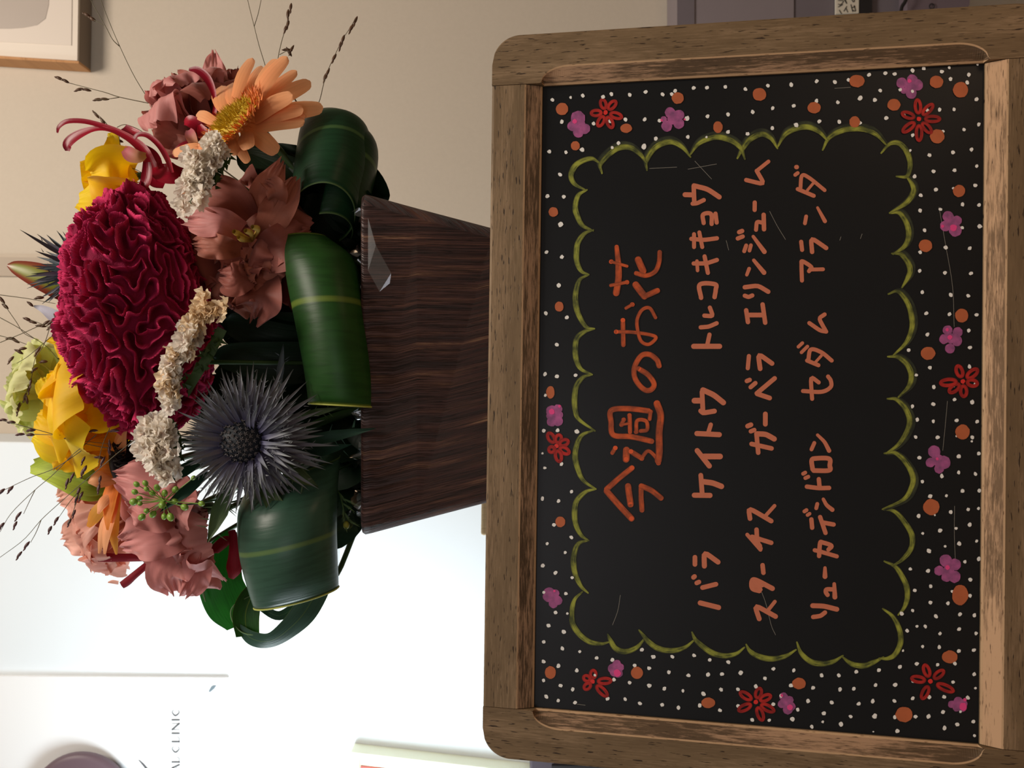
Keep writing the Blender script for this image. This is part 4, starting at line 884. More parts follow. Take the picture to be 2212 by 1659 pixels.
# disk: dome of florets
mpg = Loc(gc)
V = []; nu_ = 9
for i in range(nu_):
    q = i/(nu_-1)
    for j in range(28):
        p = 2*PI*j/28; r_ = 78*q; V.append(gc+ga*(16*(1-q*q)+4*math.sin(q*14))+ge*r_*math.cos(p)*1.0+gf*r_*math.sin(p)*.85)
mesh('flower_disk', mpg(V), grid(nu_, 28, True), M_disk, th)
def spikes(name, cen, ax, e, f, n, r0, r1, ln, wd, mat, parent, seed, tilt=.4, ky=1.0, lift=14, mp=Q):
    r = np.random.default_rng(seed); V = []; Fc = []
    for k in range(n):
        q = math.sqrt(r0*r0+(r1*r1-r0*r0)*(k+.5)/n); p = k*2.39996+r.random()*.3
        b0 = cen+ax*lift*(1-(q/max(r1, 1))**2)+e*q*math.cos(p)+f*q*math.sin(p)*ky
        d = nrmz(ax+tilt*(q/r1)*(e*math.cos(p)+f*math.sin(p))+.25*r.standard_normal(3)); s = nrmz(np.cross(d, r.standard_normal(3)))
        t = np.cross(d, s); l = ln*(.7+.6*r.random()); m = len(V)
        for sg in (s, t*.87-s*.5, -t*.87-s*.5): V.append(b0+sg*wd)
        V.append(b0+d*l); Fc += [[m, m+1, m+3], [m+1, m+2, m+3], [m+2, m, m+3]]
    o = mesh(name, mp(V), Fc, mat, parent, smooth=False); o['kind'] = 'stuff'; return o
spikes('disk_florets', gc, ga, ge, gf, 420, 2, 58, 15, 2.4, M_disk, th, 1, .5, .85, 18, mpg)
spikes('ring_florets', gc, ga, ge, gf, 240, 56, 86, 20, 3.0, M_disko, th, 2, 1.0, .85, 6, mpg)
stem(th, gc-ga*10, 8)

th = thing('gerbera', Q([(290, 1000, 20)])[0], 'bright orange gerbera seen edge on with a dark centre at the left', 'flower')
for q, (b_, t_, h, z, m) in enumerate([((245, 1090), (214, 1196), 12, -40, M_ger), ((248, 1090), (226, 1197), 11, -60, M_ger), ((250, 1100), (251, 1198), 12, -20, M_gery), ((235, 1075), (186, 1152), 15, -10, M_gery), ((245, 1060), (212, 1110), 12, -70, M_ger),
      ((245, 1030), (190, 1042), 18, -50, M_ger), ((250, 1020), (205, 1015), 14, -30, M_gerd), ((255, 1010), (238, 960), 12, -50, M_gerd), ((262, 990), (272, 930), 12, -60, M_ger), ((258, 985), (262, 925), 9, -30, M_ger), ((240, 985), (160, 950), 26, 20, M_gery), ((240, 970), (180, 905), 26, 30, M_gery),
      ((235, 1000), (182, 985), 22, 10, M_gery), ((248, 1050), (232, 1145), 13, -75, M_gerd), ((240, 1050), (240, 1130), 16, -50, M_gerd), ((256, 975), (216, 900), 16, 0, M_gery)]):
    c0 = np.array([262, 1015, -10.]); b3 = np.array([b_[0], b_[1], -30.]); t3 = np.array([t_[0], t_[1], float(z)]); mid = (b3+t3)/2+np.array([-6, 0, -10])
    sheet('petal', th, m, [c0, b3, mid, t3], [5, h*.8, h, 2.5], N=(-.35, 0, -1), cup=-.2, ruff=1, seed=q+9, nu=14, nv=7)
ga2, ge2, gf2 = frame_of((1, -.15, -.5))
M_dkc = plain('dark_disk', srgb(30, 22, 26), .8, .3, 400)
spikes('disk_florets', np.array([268., 1000., -20.]), ga2, ge2, gf2, 260, 2, 52, 18, 2.6, M_dkc, th, 4, .5, 1, 14)
ellipsoid('flower_disk', (262, 1000, -14), ga2, (16, 52), M_dkc, th, 10, 20)
stem(th, (280, 1000, 0), 7)

# ---- crimson orchids
M_orc = petal('crimson_orchid', srgb(118, 8, 34), srgb(158, 18, 42), tr=.15, rough=.3, vein_amt=.08, sheen=0)
M_orc2 = petal('speckled_orchid', srgb(120, 14, 34), srgb(150, 24, 40), tr=.1, rough=.6, vein_amt=.4, veins=40, sheen=0)
M_lip = petal('orchid_lip', srgb(206, 170, 96), srgb(190, 96, 110), tr=.3)
th = thing('aranda_orchid', Q([(370, 370, 0)])[0], 'crimson orchid with long curling strap petals above the cockscomb on the right', 'orchid')
for q, (pts, hw) in enumerate([([(124, 287, 0), (128, 274, -8), (145, 263, -15), (175, 262, -20), (206, 268, -24), (247, 282, -30), (282, 301, -36), (310, 326, -40), (329, 364, -40)], [2, 5, 6, 6, 6, 7, 9, 12, 13]),
    ([(146, 326, 0), (148, 310, -5), (171, 292, -14), (206, 279, -24), (241, 282, -30), (285, 304, -30)], [5, 12, 11, 6, 5, 7]),
    ([(290, 300, -50), (300, 291, -56), (320, 294, -62), (344, 315, -66), (362, 345, -62), (372, 373, -56)], [5, 6, 6, 6, 6, 4]),
    ([(283, 300, -30), (305, 316, -34), (330, 330, -34), (344, 350, -34), (350, 385, -30)], [6, 7, 7, 6, 5]),
    ([(318, 350, -50), (318, 375, -52), (312, 400, -52), (290, 416, -48), (262, 420, -44), (244, 413, -40)], [9, 12, 12, 8, 8, 4]),
    ([(400, 380, -30), (370, 378, -50), (345, 372, -40), (320, 350, -20)], [16, 26, 20, 8]), ([(340, 340, 0), (330, 360, -10), (335, 390, -10), (355, 400, -10)], [10, 14, 16, 10]),
    ([(268, 275, -10), (280, 285, -20), (300, 290, -30)], [8, 12, 8])]):
    sheet('petal', th, M_orc, pts, hw, N=(-.2, -.5, -1), cup=.35, seed=q, nu=30, nv=7)
sheet('orchid_lip', th, M_lip, [(315, 335, -60), (300, 338, -72), (282, 332, -70), (268, 322, -60)], [5, 13, 16, 8], N=(0, .2, -1), cup=.5, nu=12)
stem(th, (380, 380, 0), 5)
th = thing('aranda_orchid', Q([(440, 300, 0)])[0], 'crimson orchid with a yellow lip tucked beside the orange gerbera', 'orchid')
for q, (pts, hw) in enumerate([([(408, 150, -40), (425, 151, -50), (445, 166, -58), (458, 190, -62), (465, 220, -64), (463, 245, -60), (456, 265, -50)], [3, 8, 9, 7, 4, 5, 4]), ([(450, 290, -30), (430, 275, -45), (410, 262, -45), (398, 266, -30)], [6, 14, 13, 4]), ([(450, 310, -40), (440, 290, -50), (430, 270, -46)], [8, 14, 6]),
      ([(425, 310, -10), (415, 320, -20), (395, 325, -20), (372, 335, -10)], [10, 18, 16, 6])]):
    sheet('petal', th, M_orc, pts, hw, N=(-.1, -.3, -1), cup=.3, seed=q+9, nu=24, nv=7)
sheet('orchid_lip', th, M_lip, [(432, 318, -60), (420, 310, -70), (412, 292, -72), (408, 281, -60)], [3, 9, 12, 6], N=(0, .2, -1), cup=.5, nu=12)
stem(th, (450, 310, -20), 5)
th = thing('aranda_orchid', Q([(300, 1205, 30)])[0], 'dark red orchid petals sticking out at the far left below the salmon bloom', 'orchid')
for q, (pts, hw) in enumerate([([(176, 1188, 20), (190, 1198, 15), (215, 1204, 10), (260, 1205, 10), (310, 1204, 20)], [7, 10, 10, 9, 9]), ([(262, 1265, 20), (274, 1257, 15), (290, 1243, 12), (320, 1218, 20)], [8, 9, 8, 7]), ([(233, 1258, 22), (243, 1257, 20), (256, 1259, 20)], [1, 4, 4])]):
    sheet('petal', th, M_orc2 if q < 2 else M_salm, pts, hw, N=(-.1, .1, -1), cup=-.4, seed=q, nu=20, nv=9)
stem(th, (318, 1210, 30), 5)
th = thing('aranda_orchid', Q([(500, 1170, -20)])[0], 'dark red orchid petal hanging beside the large left leaf roll', 'orchid')
for q, (pts, hw) in enumerate([([(500, 1145, -30), (505, 1165, -40), (508, 1200, -50), (505, 1230, -50), (499, 1250, -44)], [8, 10, 15, 17, 6]), ([(505, 1165, -30), (485, 1170, -40), (465, 1188, -40), (460, 1195, -36)], [6, 12, 10, 3])]):
    sheet('petal', th, M_orc2, pts, hw, N=(0, 0, -1), cup=-.3, seed=q, nu=18, nv=9)
stem(th, (500, 1150, -20), 4)

# ---- sea holly
M_holly, nt, out = newmat('blue_grey_bract')
tc = nd(nt, 'ShaderNodeTexCoord'); sp = nd(nt, 'ShaderNodeSeparateXYZ'); L(nt, tc.outputs['UV'], sp.inputs[0])
c = ramp(nt, sp.outputs[1], [(0, srgb(96, 90, 142)), (.4, srgb(98, 98, 124)), (1, srgb(112, 118, 116))])
b = nd(nt, 'ShaderNodeBsdfPrincipled', Roughness=.5); L(nt, c, b.inputs['Base Color']); L(nt, b.outputs[0], out.inputs[0])
M_hollyd = plain('dark_teal_bract', srgb(62, 76, 84), .5, .2, 60); M_hcone = plain('sea_holly_cone', srgb(30, 38, 48), .6, .2, 300); M_hflo = plain('sea_holly_floret', srgb(112, 108, 110), .6, .3, 400)
def thorn(name, parent, mat, b3, t3, h, seed, N=(0, 0, -1), teeth=3, mp=Q):
    """narrow pointed bract with a few side spines, cupped"""
    r = np.random.default_rng(seed); b3 = np.asarray(b3, float); t3 = np.asarray(t3, float); d = nrmz(t3-b3); ln = np.linalg.norm(t3-b3)
    s = nrmz(np.cross(np.asarray(N, float), d)); n = np.cross(d, s); V = []; Fc = []; uv = []
    prof = [(0, .5), (.25, .85), (.5, 1), (.75, .6), (1, .04)]
    bend = n*ln*.08*(r.random()-.3)
    for t, wv in prof:
        c0 = b3+d*ln*t+bend*math.sin(t*PI)*2
        for x in (-1, 0, 1): V.append(c0+s*x*wv*h+n*(h*.35*(abs(x)-.5))); uv.append((x*.5+.5, t))
    Fc = [list(f) for f in grid(5, 3)]
    for k in range(teeth):
        t = .3+.55*r.random(); sg = 1 if r.random() < .5 else -1; c0 = b3+d*ln*t+s*sg*h*.8; m = len(V)
        V += [c0-d*1.6, c0+d*1.6, c0+s*sg*h*1.3+d*(5+5*r.random())]; uv += [(0, t), (0, t), (0, 1)]; Fc.append([m, m+1, m+2])
    return mesh(name, mp(V), Fc, mat, parent, uv=uv)
th = thing('sea_holly', Q([(560, 950, -150)])[0], 'large spiky blue grey sea holly head at the lower left front', 'flower')
hc = np.array([528., 952., -190.]); r = np.random.default_rng(77); mph = Loc(hc)
for k in range(215):
    a = k*2.39996; lay = k/215
    ln = (92+78*lay)*(.85+.3*r.random()); zz = -95*(1-lay)**1.3+45*lay+12*r.standard_normal()
    ex = np.array([math.cos(a)*1.04, math.sin(a), 0])
    b3 = hc+ex*(22+18*lay)+np.array([6, 2, -5+20*lay]); t3 = hc+ex*ln*np.array([1.03 if ex[0] > 0 else .93, 1, 1])+np.array([4, 0, zz])
    thorn('bract', th, M_holly, b3, t3, 3.9+2.2*r.random(), k, N=(ex[0]*-.3, ex[1]*-.3, -1), mp=mph)
ellipsoid('cone', hc+[0, 0, -5], (0, 0, -1), (50, 48), M_hcone, th, 14, 20, mp=mph)
for k in range(64):      # little star florets
    q = math.sqrt((k+.5)/64)*46; p = k*2.39996; z = -5-50*math.sqrt(max(0, 1-(q/49)**2)); n0 = nrmz([q*math.cos(p), q*math.sin(p), z+5])
    c0 = hc+np.array([q*math.cos(p), q*math.sin(p), z]); _, e, f = frame_of(n0); V = [c0+n0*2]; 
    for j in range(10):
        aa = 2*PI*j/10; rr_ = 5.6 if j % 2 == 0 else 2.2; V.append(c0+(e*math.cos(aa)+f*math.sin(aa))*rr_+n0*(4 if j % 2 == 0 else 1))
    V.append(c0-n0*3)
    mesh('floret', mph(V), [[0, 1+j, 1+(j+1) % 10] for j in range(10)]+[[11, 1+(j+1) % 10, 1+j] for j in range(10)], M_hflo, th, smooth=False)
M_hleaf = petal('sea_holly_leaf', srgb(56, 84, 50), srgb(80, 98, 58), tr=.2, vein_amt=.3, veins=14)
M_hdark = petal('dark_blade_leaf', srgb(16, 52, 38), srgb(20, 62, 44), tr=.15, vein_amt=.2)
for q, (b3, t3, h, m, te) in enumerate([((560, 1030, -150), (632, 1162, -170), 20, M_hleaf, 9), ((500, 1040, -140), (448, 1172, -150), 19, M_hleaf, 7), ((600, 1000, -150), (688, 1052, -170), 18, M_hleaf, 6), ((620, 960, -140), (812, 925, -165), 13, M_hdark, 5), ((450, 985, -150), (338, 1050, -170), 14, M_hdark, 0), ((450, 1020, -150), (346, 1106, -185), 13, M_hdark, 0), ((640, 985, -120), (760, 960, -150), 12, M_hdark, 4), ((600, 850, -120), (612, 742, -120), 8, M_hollyd, 4), ((640, 900, -120), (735, 880, -140), 8, M_hleaf, 4)]):
    thorn('holly_leaf', th, m, b3, t3, h, q+300, teeth=te)
stem(th, (570, 950, -140), 9)
th = thing('sea_holly', Q([(190, 590, 80)])[0], 'smaller sea holly peeking out behind the top of the cockscomb', 'flower')
hc = np.array([190., 585., 60.]); mph = Loc(hc); r = np.random.default_rng(4)
for k in range(64):
    a = PI+(k/63-.5)*2.6; ln = (70+50*r.random())*(1.05 if abs(a-PI) < .9 else .8)
    ex = np.array([math.cos(a), math.sin(a), 0])
    thorn('bract', th, M_hollyd if k % 3 else M_holly, hc+ex*20, hc+ex*ln+np.array([0, 0, 30*r.standard_normal()]), 3.6+2*r.random(), k+900, teeth=1, mp=mph)
ellipsoid('cone', hc, (-1, 0, 0), (52, 40), M_holly, th, 10, 14, mp=mph)
stem(th, (200, 590, 65), 6)

# ---- statice
M_stat = petal('cream_statice', srgb(244, 222, 208), srgb(255, 250, 240), tr=.5, vein_amt=.1)
M_stat2 = petal('peach_statice', srgb(228, 190, 150), srgb(250, 230, 196), tr=.35, vein_amt=.1)
M_scal = plain('statice_calyx_green', srgb(54, 84, 34), .6, .35, 120)
def statice(label, path, hwid, n, seed, mats, wing, outv, zf=-185):
    r = np.random.default_rng(seed); P = cat([(x, y, zf) for x, y in path], 40)
    th = thing('statice', Q([P[20]+[60, 0, 40]])[0], label, 'flower')
    for k in range(n):
        t = (k+.5)/n; c0 = P[int(t*39)]+np.array([0, 0, 0.])+r.standard_normal(3)*np.array([hwid*.42, hwid*.25, 9])
        for j in range(3):
            V = []; Fc = []; uv = []
            ax = nrmz(np.array([outv[0], outv[1], -.9])+.55*r.standard_normal(3)); a_, e, f = frame_of(ax)
            R = (18+8*r.random()); nn = 40; ph = r.random(3)*6.3
            for i in range(5):
                q = i/4
                for m in range(nn):
                    p = 2*PI*m/nn; rad = R*q*(1+.12*math.sin(3*p+ph[0])+.10*math.sin(11*p+ph[1])*q)
                    V.append(c0+e*rad*math.cos(p)+f*rad*math.sin(p)*.8+a_*(q*q*9+6*q*q*math.sin(5*p+ph[2])+3.5*q*math.sin(9*p+ph[1])+2.5*q*math.sin(15*p+ph[0]))+r.standard_normal(3)*.35); uv.append((m/nn, q))
            mesh('floret', Q(V), grid(5, nn, True), mats[int(r.random()*len(mats))] if t > .25 or len(mats) == 1 else mats[-1], th, uv=uv)
            c0 = c0+r.standard_normal(3)*np.array([8, 8, 6])
    W = cat([(x, y, zf+24) for x, y in wing], 30); V = []; Fc = []
    for k in range(46):
        b3 = W[int(r.random()*29)]+r.standard_normal(3)*np.array([7, 7, 6]); d = nrmz(np.array([outv[0], outv[1], -.3])+.8*r.standard_normal(3)); s = nrmz(np.cross(d, (0, .2, -1))); m = len(V)
        V += [b3-s*5, b3+s*5, b3+d*20]; Fc.append([m, m+1, m+2])
    for k in range(29):
        m = len(V); d = nrmz(W[min(29, k+1)]-W[k]); s = np.cross(d, (0, 0, 1.)); V += [W[k]-s*11, W[k]+s*11, W[min(29, k+1)]+s*11, W[min(29, k+1)]-s*11]; Fc.append([m, m+1, m+2, m+3])
    o = mesh('calyx_wing', Q(V), Fc, M_scal, th, smooth=False)
    stem(th, W[15]+[6, 0, 10], 5)
statice('cream statice sprig lying across the right gerbera petals', [(470, 300), (455, 345), (425, 385), (408, 430)], 34, 18, 1, [M_stat], [(485, 330), (470, 370), (440, 410), (420, 440)], (-.5, .1))
statice('longest cream statice sprig under the cockscomb with a green calyx', [(465, 672), (430, 700), (395, 755), (372, 800), (360, 845)], 36, 24, 2, [M_stat, M_stat, M_stat, M_stat2], [(480, 710), (455, 760), (430, 800), (405, 840)], (-.6, .1))
statice('cream statice sprig between the cockscomb and the sea holly', [(335, 905), (332, 940), (340, 985), (362, 1025)], 36, 20, 3, [M_stat], [(368, 915), (380, 950), (382, 990)], (-.6, .1))

# ---- leaf rolls
M_leaf = petal('glossy_green_leaf', srgb(30, 66, 26), srgb(44, 92, 34), tr=.12, rough=.42, vein_amt=.35, veins=34, sheen=0, midrib=srgb(110, 130, 50))
M_leafd = petal('deep_green_leaf', srgb(24, 58, 36), srgb(32, 74, 46), tr=.08, rough=.42, vein_amt=.3, veins=34, sheen=0, midrib=srgb(84, 120, 70))
M_leafd2 = petal('glossy_dark_leaf', srgb(50, 80, 66), srgb(58, 92, 76), tr=.05, rough=.34, vein_amt=.3, veins=30, sheen=0, midrib=srgb(96, 122, 70))
def lroll(name, parent, mat, secs, n_around, a0, a1, nv=22, edge=None, label=None):
    """roll: secs = list of (cx, cy, cz, rx, rz) along the axis; sweeps angle a0..a1 (0 = toward camera, + = towards px +x)"""
    S = cat(secs, nv); A = np.linspace(a0, a1, n_around); V = np.zeros((n_around, nv, 3)); uv = np.zeros((n_around, nv, 2))
    for i, a in enumerate(A):
        V[i, :, 0] = S[:, 0]+S[:, 3]*math.sin(a); V[i, :, 1] = S[:, 1]+S[:, 5]*math.sin(a)-S[:, 6]*math.cos(a); V[i, :, 2] = S[:, 2]-S[:, 4]*math.cos(a)
        uv[i, :, 0] = np.linspace(0, 1, nv); uv[i, :, 1] = i/(n_around-1)
    o = mesh(name, Q(V.reshape(-1, 3)), grid(n_around, nv), mat, parent, uv=uv.reshape(-1, 2), label=label)
    md = o.modifiers.new('thick', 'SOLIDIFY'); md.thickness = .0005
    return V
M_margin = plain('leaf_margin_yellow', srgb(176, 182, 84), .5, .1, 100); M_marg2 = plain('leaf_margin_pale', srgb(96, 126, 80), .5, .1, 100)
def roll_leaf(label, secs, a0, a1, mat, mmat, edge=-1, mr=2.0):
    th = thing('leaf_roll', Q([(820, secs[len(secs)//2][1], 0)])[0], label, 'leaf')
    V = lroll('leaf_blade', th, mat, secs, 40, a0, a1)
    tube('leaf_margin', V[:, edge][::2], mr, mmat, th, 50, 6)
    return th
roll_leaf('bright green leaf folded over into a roll at the front right of the planter rim', [(657, 512, -80, 48, 40, 0, 10), (688, 560, -100, 76, 62, 0, 16), (702, 625, -112, 80, 72, 0, 18), (716, 705, -118, 78, 78, 0, 18), (732, 800, -118, 76, 76, 0, 8), (742, 876, -112, 76, 66, 4, 0)], -1.5, 3.6, M_leaf, M_margin)
roll_leaf('dark green leaf rolled into an open tube at the far right of the planter', [(712, 268, 20, 58, 56, 0, 36), (722, 300, 5, 78, 76, 0, 58), (715, 380, -25, 82, 82, 0, 68), (698, 462, -55, 69, 72, 0, 68)], -3.1416, 3.1416, M_leafd, M_marg2, mr=1.5)
roll_leaf('second deep green leaf layer wrapped round the back of the open tube', [(728, 280, 40, 56, 60, 0, 30), (735, 330, 15, 82, 84, 0, 55), (728, 420, -10, 72, 84, 0, 50), (706, 500, -20, 56, 76, 0, 40)], -.3, 2.9, M_leafd, M_marg2, mr=1.4)
roll_leaf('large glossy dark green leaf folded into a roll at the left of the planter', [(640, 1010, -60, 96, 50, -26, -10), (622, 1080, -105, 108, 78, -26, -14), (622, 1170, -120, 106, 84, -26, -14), (632, 1245, -112, 98, 78, -26, -14), (640, 1290, -95, 92, 62, -24, -14)], -1.55, 1.65, M_leafd2, M_margin)
th = thing('leaf_loop', Q([(700, 1290, -20)])[0], 'deep green leaf twisted into an open loop at the far left', 'leaf')
sheet('leaf_blade', th, M_leaf, [(560, 1262, 10), (540, 1295, 0), (530, 1330, -5), (534, 1374, -5)], [14, 26, 30, 26], N=(.2, 0, -1), cup=.2, nu=26, nv=11, label='bright green outer face of the loop')
sheet('leaf_blade', th, M_leafd2, [(512, 1350, -8), (545, 1380, -12), (585, 1384, -16), (625, 1358, -20), (660, 1320, -20), (690, 1265, -10), (705, 1225, 0)], [5, 17, 19, 24, 29, 27, 20], N=[(0, .3, -1), (0, .5, -1), (.2, .6, -1), (.4, .3, -1), (.4, .1, -1), (.3, 0, -1), (.3, 0, -1)], cup=-.15, nu=60, nv=11)
tube('leaf_margin', [(545, 1285, 0), (505, 1308, -8), (500, 1335, -12), (520, 1364, -12), (556, 1372, -14), (592, 1364, -18), (615, 1338, -20)], [1, 1.6, 1.6, 1.4, 1], M_marg2, th, 50, 6)
sheet('leaf_blade', th, M_leafd, [(555, 1305, 25), (600, 1330, 20), (640, 1310, 10)], [8, 10, 10], N=(0, 0, -1), nu=14)
stem(th, (715, 1235, 0), 6)
th = thing('leaf_loop', Q([(560, 1220, 30)])[0], 'bright green leaf blade curving out behind the twisted leaf loop', 'leaf')
sheet('leaf_blade', th, petal('bright_green_leaf', srgb(20, 84, 22), srgb(26, 104, 26), tr=.3, rough=.35, vein_amt=.35, veins=30, sheen=0), [(500, 1150, 60), (482, 1200, 45), (478, 1260, 40), (500, 1315, 45), (515, 1352, 50)], [12, 40, 50, 50, 26], N=(-.2, 0, -1), cup=.15, nu=26, nv=11)  # more saturated green and more translucent than the rolled leaves
tube('leaf_margin', [(470, 1168, 45), (440, 1205, 30), (433, 1250, 25), (444, 1300, 30)], [2, 7, 6, 1], M_marg2, th, 20)
stem(th, (505, 1155, 62), 6)

# ---- leucadendron spears
M_leuc, nt, out = newmat('leucadendron_bract')
tc = nd(nt, 'ShaderNodeTexCoord'); sp = nd(nt, 'ShaderNodeSeparateXYZ'); L(nt, tc.outputs['UV'], sp.inputs[0])
c = ramp(nt, sp.outputs[0], [(0, srgb(128, 44, 30)), (.16, srgb(134, 70, 34)), (.3, srgb(124, 128, 30)), (.7, srgb(124, 128, 30)), (.86, srgb(134, 60, 34)), (1, srgb(128, 40, 30))])
c = mixc(nt, ramp(nt, sp.outputs[1], [(.75, (0, 0, 0, 1)), (1, (1, 1, 1, 1))]), c, srgb(128, 52, 32))
b = nd(nt, 'ShaderNodeBsdfPrincipled', Roughness=.4); L(nt, c, b.inputs['Base Color']); L(nt, b.outputs[0], out.inputs[0])
th = thing('leucadendron', Q([(180, 625, 90)])[0], 'leucadendron spear of green bracts edged in red rising above the cockscomb', 'flower')
sheet('bract', th, M_leuc, [(190, 640, 90), (130, 615, 70), (80, 594, 68), (35, 578, 75), (16, 573, 80)], [28, 32, 27, 15, 3], N=(0, 0, -1), cup=.35, nu=24, nv=13)
sheet('bract', th, petal('pale_bract', srgb(196, 200, 220), srgb(206, 208, 226), tr=.1, tipc=srgb(70, 64, 66)), [(160, 700, 50), (125, 686, 40), (95, 668, 40), (73, 661, 44)], [14, 16, 9, 2], N=(0, .3, -1), cup=.3)
sheet('bract', th, M_orc, [(175, 660, 60), (150, 668, 50), (132, 665, 52)], [16, 12, 4], N=(0, 0, -1), cup=.3)
stem(th, (188, 640, 92), 6)

# ---- green berry sprig
M_ber = plain('green_berry', srgb(126, 164, 60), .4, .2, 90)
th = thing('berry_sprig', Q([(400, 1060, -120)])[0], 'sprig of tiny round green berries in front of the antique pink bloom', 'berry sprig')
hub = np.array([355., 1082., -215.])
for q, (x, y, s) in enumerate([(1165,775,1),(1240,765,1),(1340,805,1.1),(1405,850,1.1),(1150,840,1),(1190,895,1),(1140,925,1.3),(1250,815,.9),(1300,850,1),(1385,950,1.3),(1210,1055,1.2),(1305,1030,1.2),(1400,1050,1),(1455,1055,1.3),(1490,920,1.1),(1250,1000,.9),(1195,940,.8),(1495,820,1.1),(1575,970,1.2),(1720,940,1),(1650,720,.8)]):
    p = np.array([x/3.95, 850+y/3.95, -215-10*math.sin(q*2.1)]); h2 = hub+(p-hub)*.45+np.array([0, 0, 6])
    tube('stalk', [hub, h2, p], [1.3, 1.0, .9], M_ber, th, 8, 5)
    ellipsoid('berry', p, p-h2, (7.6*s, 6.4*s), M_ber, th, 8, 10)
tube('stalk', [hub, (400, 1090, -190), (470, 1080, -120)], 2, M_stem, th, 14, 6)
stem(th, (470, 1080, -120), 2)

# ---- fine panicum grass
M_gst = plain('grass_stem', srgb(96, 88, 62), .6, .2, 80); M_gsd = plain('grass_seed', srgb(96, 68, 48), .5, .4, 300); M_gsd2 = plain('plum_seed', srgb(86, 50, 52), .5, .35, 300)
def grass(label, stems, seeds, z, seedm, foot, r=.9):
    th = thing('panicum_sprig', Q([foot])[0], label, 'grass')
    rg = np.random.default_rng(len(stems)*7+len(seeds))
    for s in stems:
        pts = [(x, y, z-8*math.sin(i)) for i, (x, y) in enumerate(s)]
        tube('grass_stem', pts, [r*1.1, r*.7], M_gst, th, 26, 5)
    for s in seeds:
        x, y, a = s; d = np.array([math.cos(math.radians(a)), math.sin(math.radians(a)), .2]); ln = 8.4+2.8*rg.random()
        ellipsoid('seed', (x, y, z), d, (ln, 3.1+.9*rg.random()), seedm, th, 7, 7, pointy=1.5)
        ellipsoid('seed', np.array((x, y, z))-d*ln*.9+np.array([1, 2, 0]), d, (ln*.55, 2), seedm, th, 6, 6, pointy=1.5)
    return th
t_ = grass('panicum grass sprig reaching up past the picture frame at the top right', [[(370, 330), (332, 237), (290, 165), (259, 101), (235, 45), (218, 0), (205, -40)], [(259, 101), (243, 85), (228, 57), (199, 6), (190, -20)], [(321, 223), (259, 210), (228, 200), (190, 190), (149, 179), (124, 170)], [(259, 210), (240, 213), (205, 216)], [(232, 270), (222, 258), (202, 240)], [(253, 275), (264, 270), (275, 270), (300, 280), (330, 300)], [(190, 36), (225, 55)], [(253, 278), (258, 300), (262, 340), (268, 372)], [(262, 358), (290, 365), (310, 375)]],
  [(188, 32, 30), (200, 41, 35), (128, 169, 25), (142, 175, 30), (172, 193, -10), (188, 194, 15), (213, 215, 0), (226, 214, 5), (208, 248, 50), (222, 262, 55), (247, 297, 20), (258, 304, 20), (233, 310, 110), (262, 350, 70), (268, 375, 70)], 20, M_gsd, (372, 335, 20))
stem(t_, (370, 330, 20), 1.6, mat=M_gst)
t_ = grass('panicum grass with two bare forked stems above the orange gerbera', [[(585, 190), (574, 146), (560, 100), (549, 57), (535, 0), (530, -30)], [(549, 57), (558, 28), (566, -10)], [(595, 190), (600, 130), (607, 95), (614, 70), (622, 40), (628, 13)], [(604, 118), (615, 112), (622, 108)]], [(628, 15, -80), (622, 30, -85), (622, 52, -70), (618, 60, -60), (622, 108, 10), (630, 106, -60), (625, 113, 60)], 25, M_gsd, (600, 240, 20))
stem(t_, (590, 190, 25), 1.6, mat=M_gst)
t_ = grass('panicum grass sprig rising from behind the dark leaf tube', [[(672, 260), (690, 218), (697, 190), (705, 160), (722, 122), (740, 85), (755, 62), (768, 40)]], [(768, 44, -65), (759, 60, -60), (741, 84, -70), (736, 96, -70), (722, 124, -60), (708, 156, -65), (703, 165, -65)], 30, M_gsd, (672, 262, 30))
stem(t_, (672, 258, 30), 1.6, mat=M_gst)
t_ = grass('panicum grass sprigs fanning out at the top beside the lime bloom', [[(0, 686), (40, 708), (68, 727), (99, 747), (125, 775)], [(2, 645), (15, 666), (35, 695), (51, 719), (75, 732)], [(0, 740), (51, 719), (80, 706), (106, 696), (135, 688)], [(0, 725), (25, 732), (58, 744)], [(112, 692), (96, 742), (76, 775), (68, 815), (53, 858), (38, 891)], [(125, 715), (90, 745), (60, 770), (36, 785)], [(0, 637), (60, 645), (120, 656)], [(63, 690), (90, 700), (115, 712)]],
  [(4, 648, 50), (12, 662, 40), (60, 690, 25), (72, 696, 20), (90, 704, 10), (100, 697, -30), (112, 694, -30), (110, 706, -25), (122, 688, 60), (24, 731, 5), (34, 736, 30), (50, 753, -5), (82, 757, -50), (42, 760, 30), (24, 776, -45), (95, 781, 0), (75, 798, -30), (66, 825, -80), (62, 840, -80), (54, 856, -70), (58, 864, 80), (38, 886, -75), (41, 876, -70), (86, 643, 0), (66, 657, 40), (126, 709, 50)], 0, M_gsd, (128, 780, 0))
stem(t_, (125, 775, 10), 1.6, mat=M_gst)
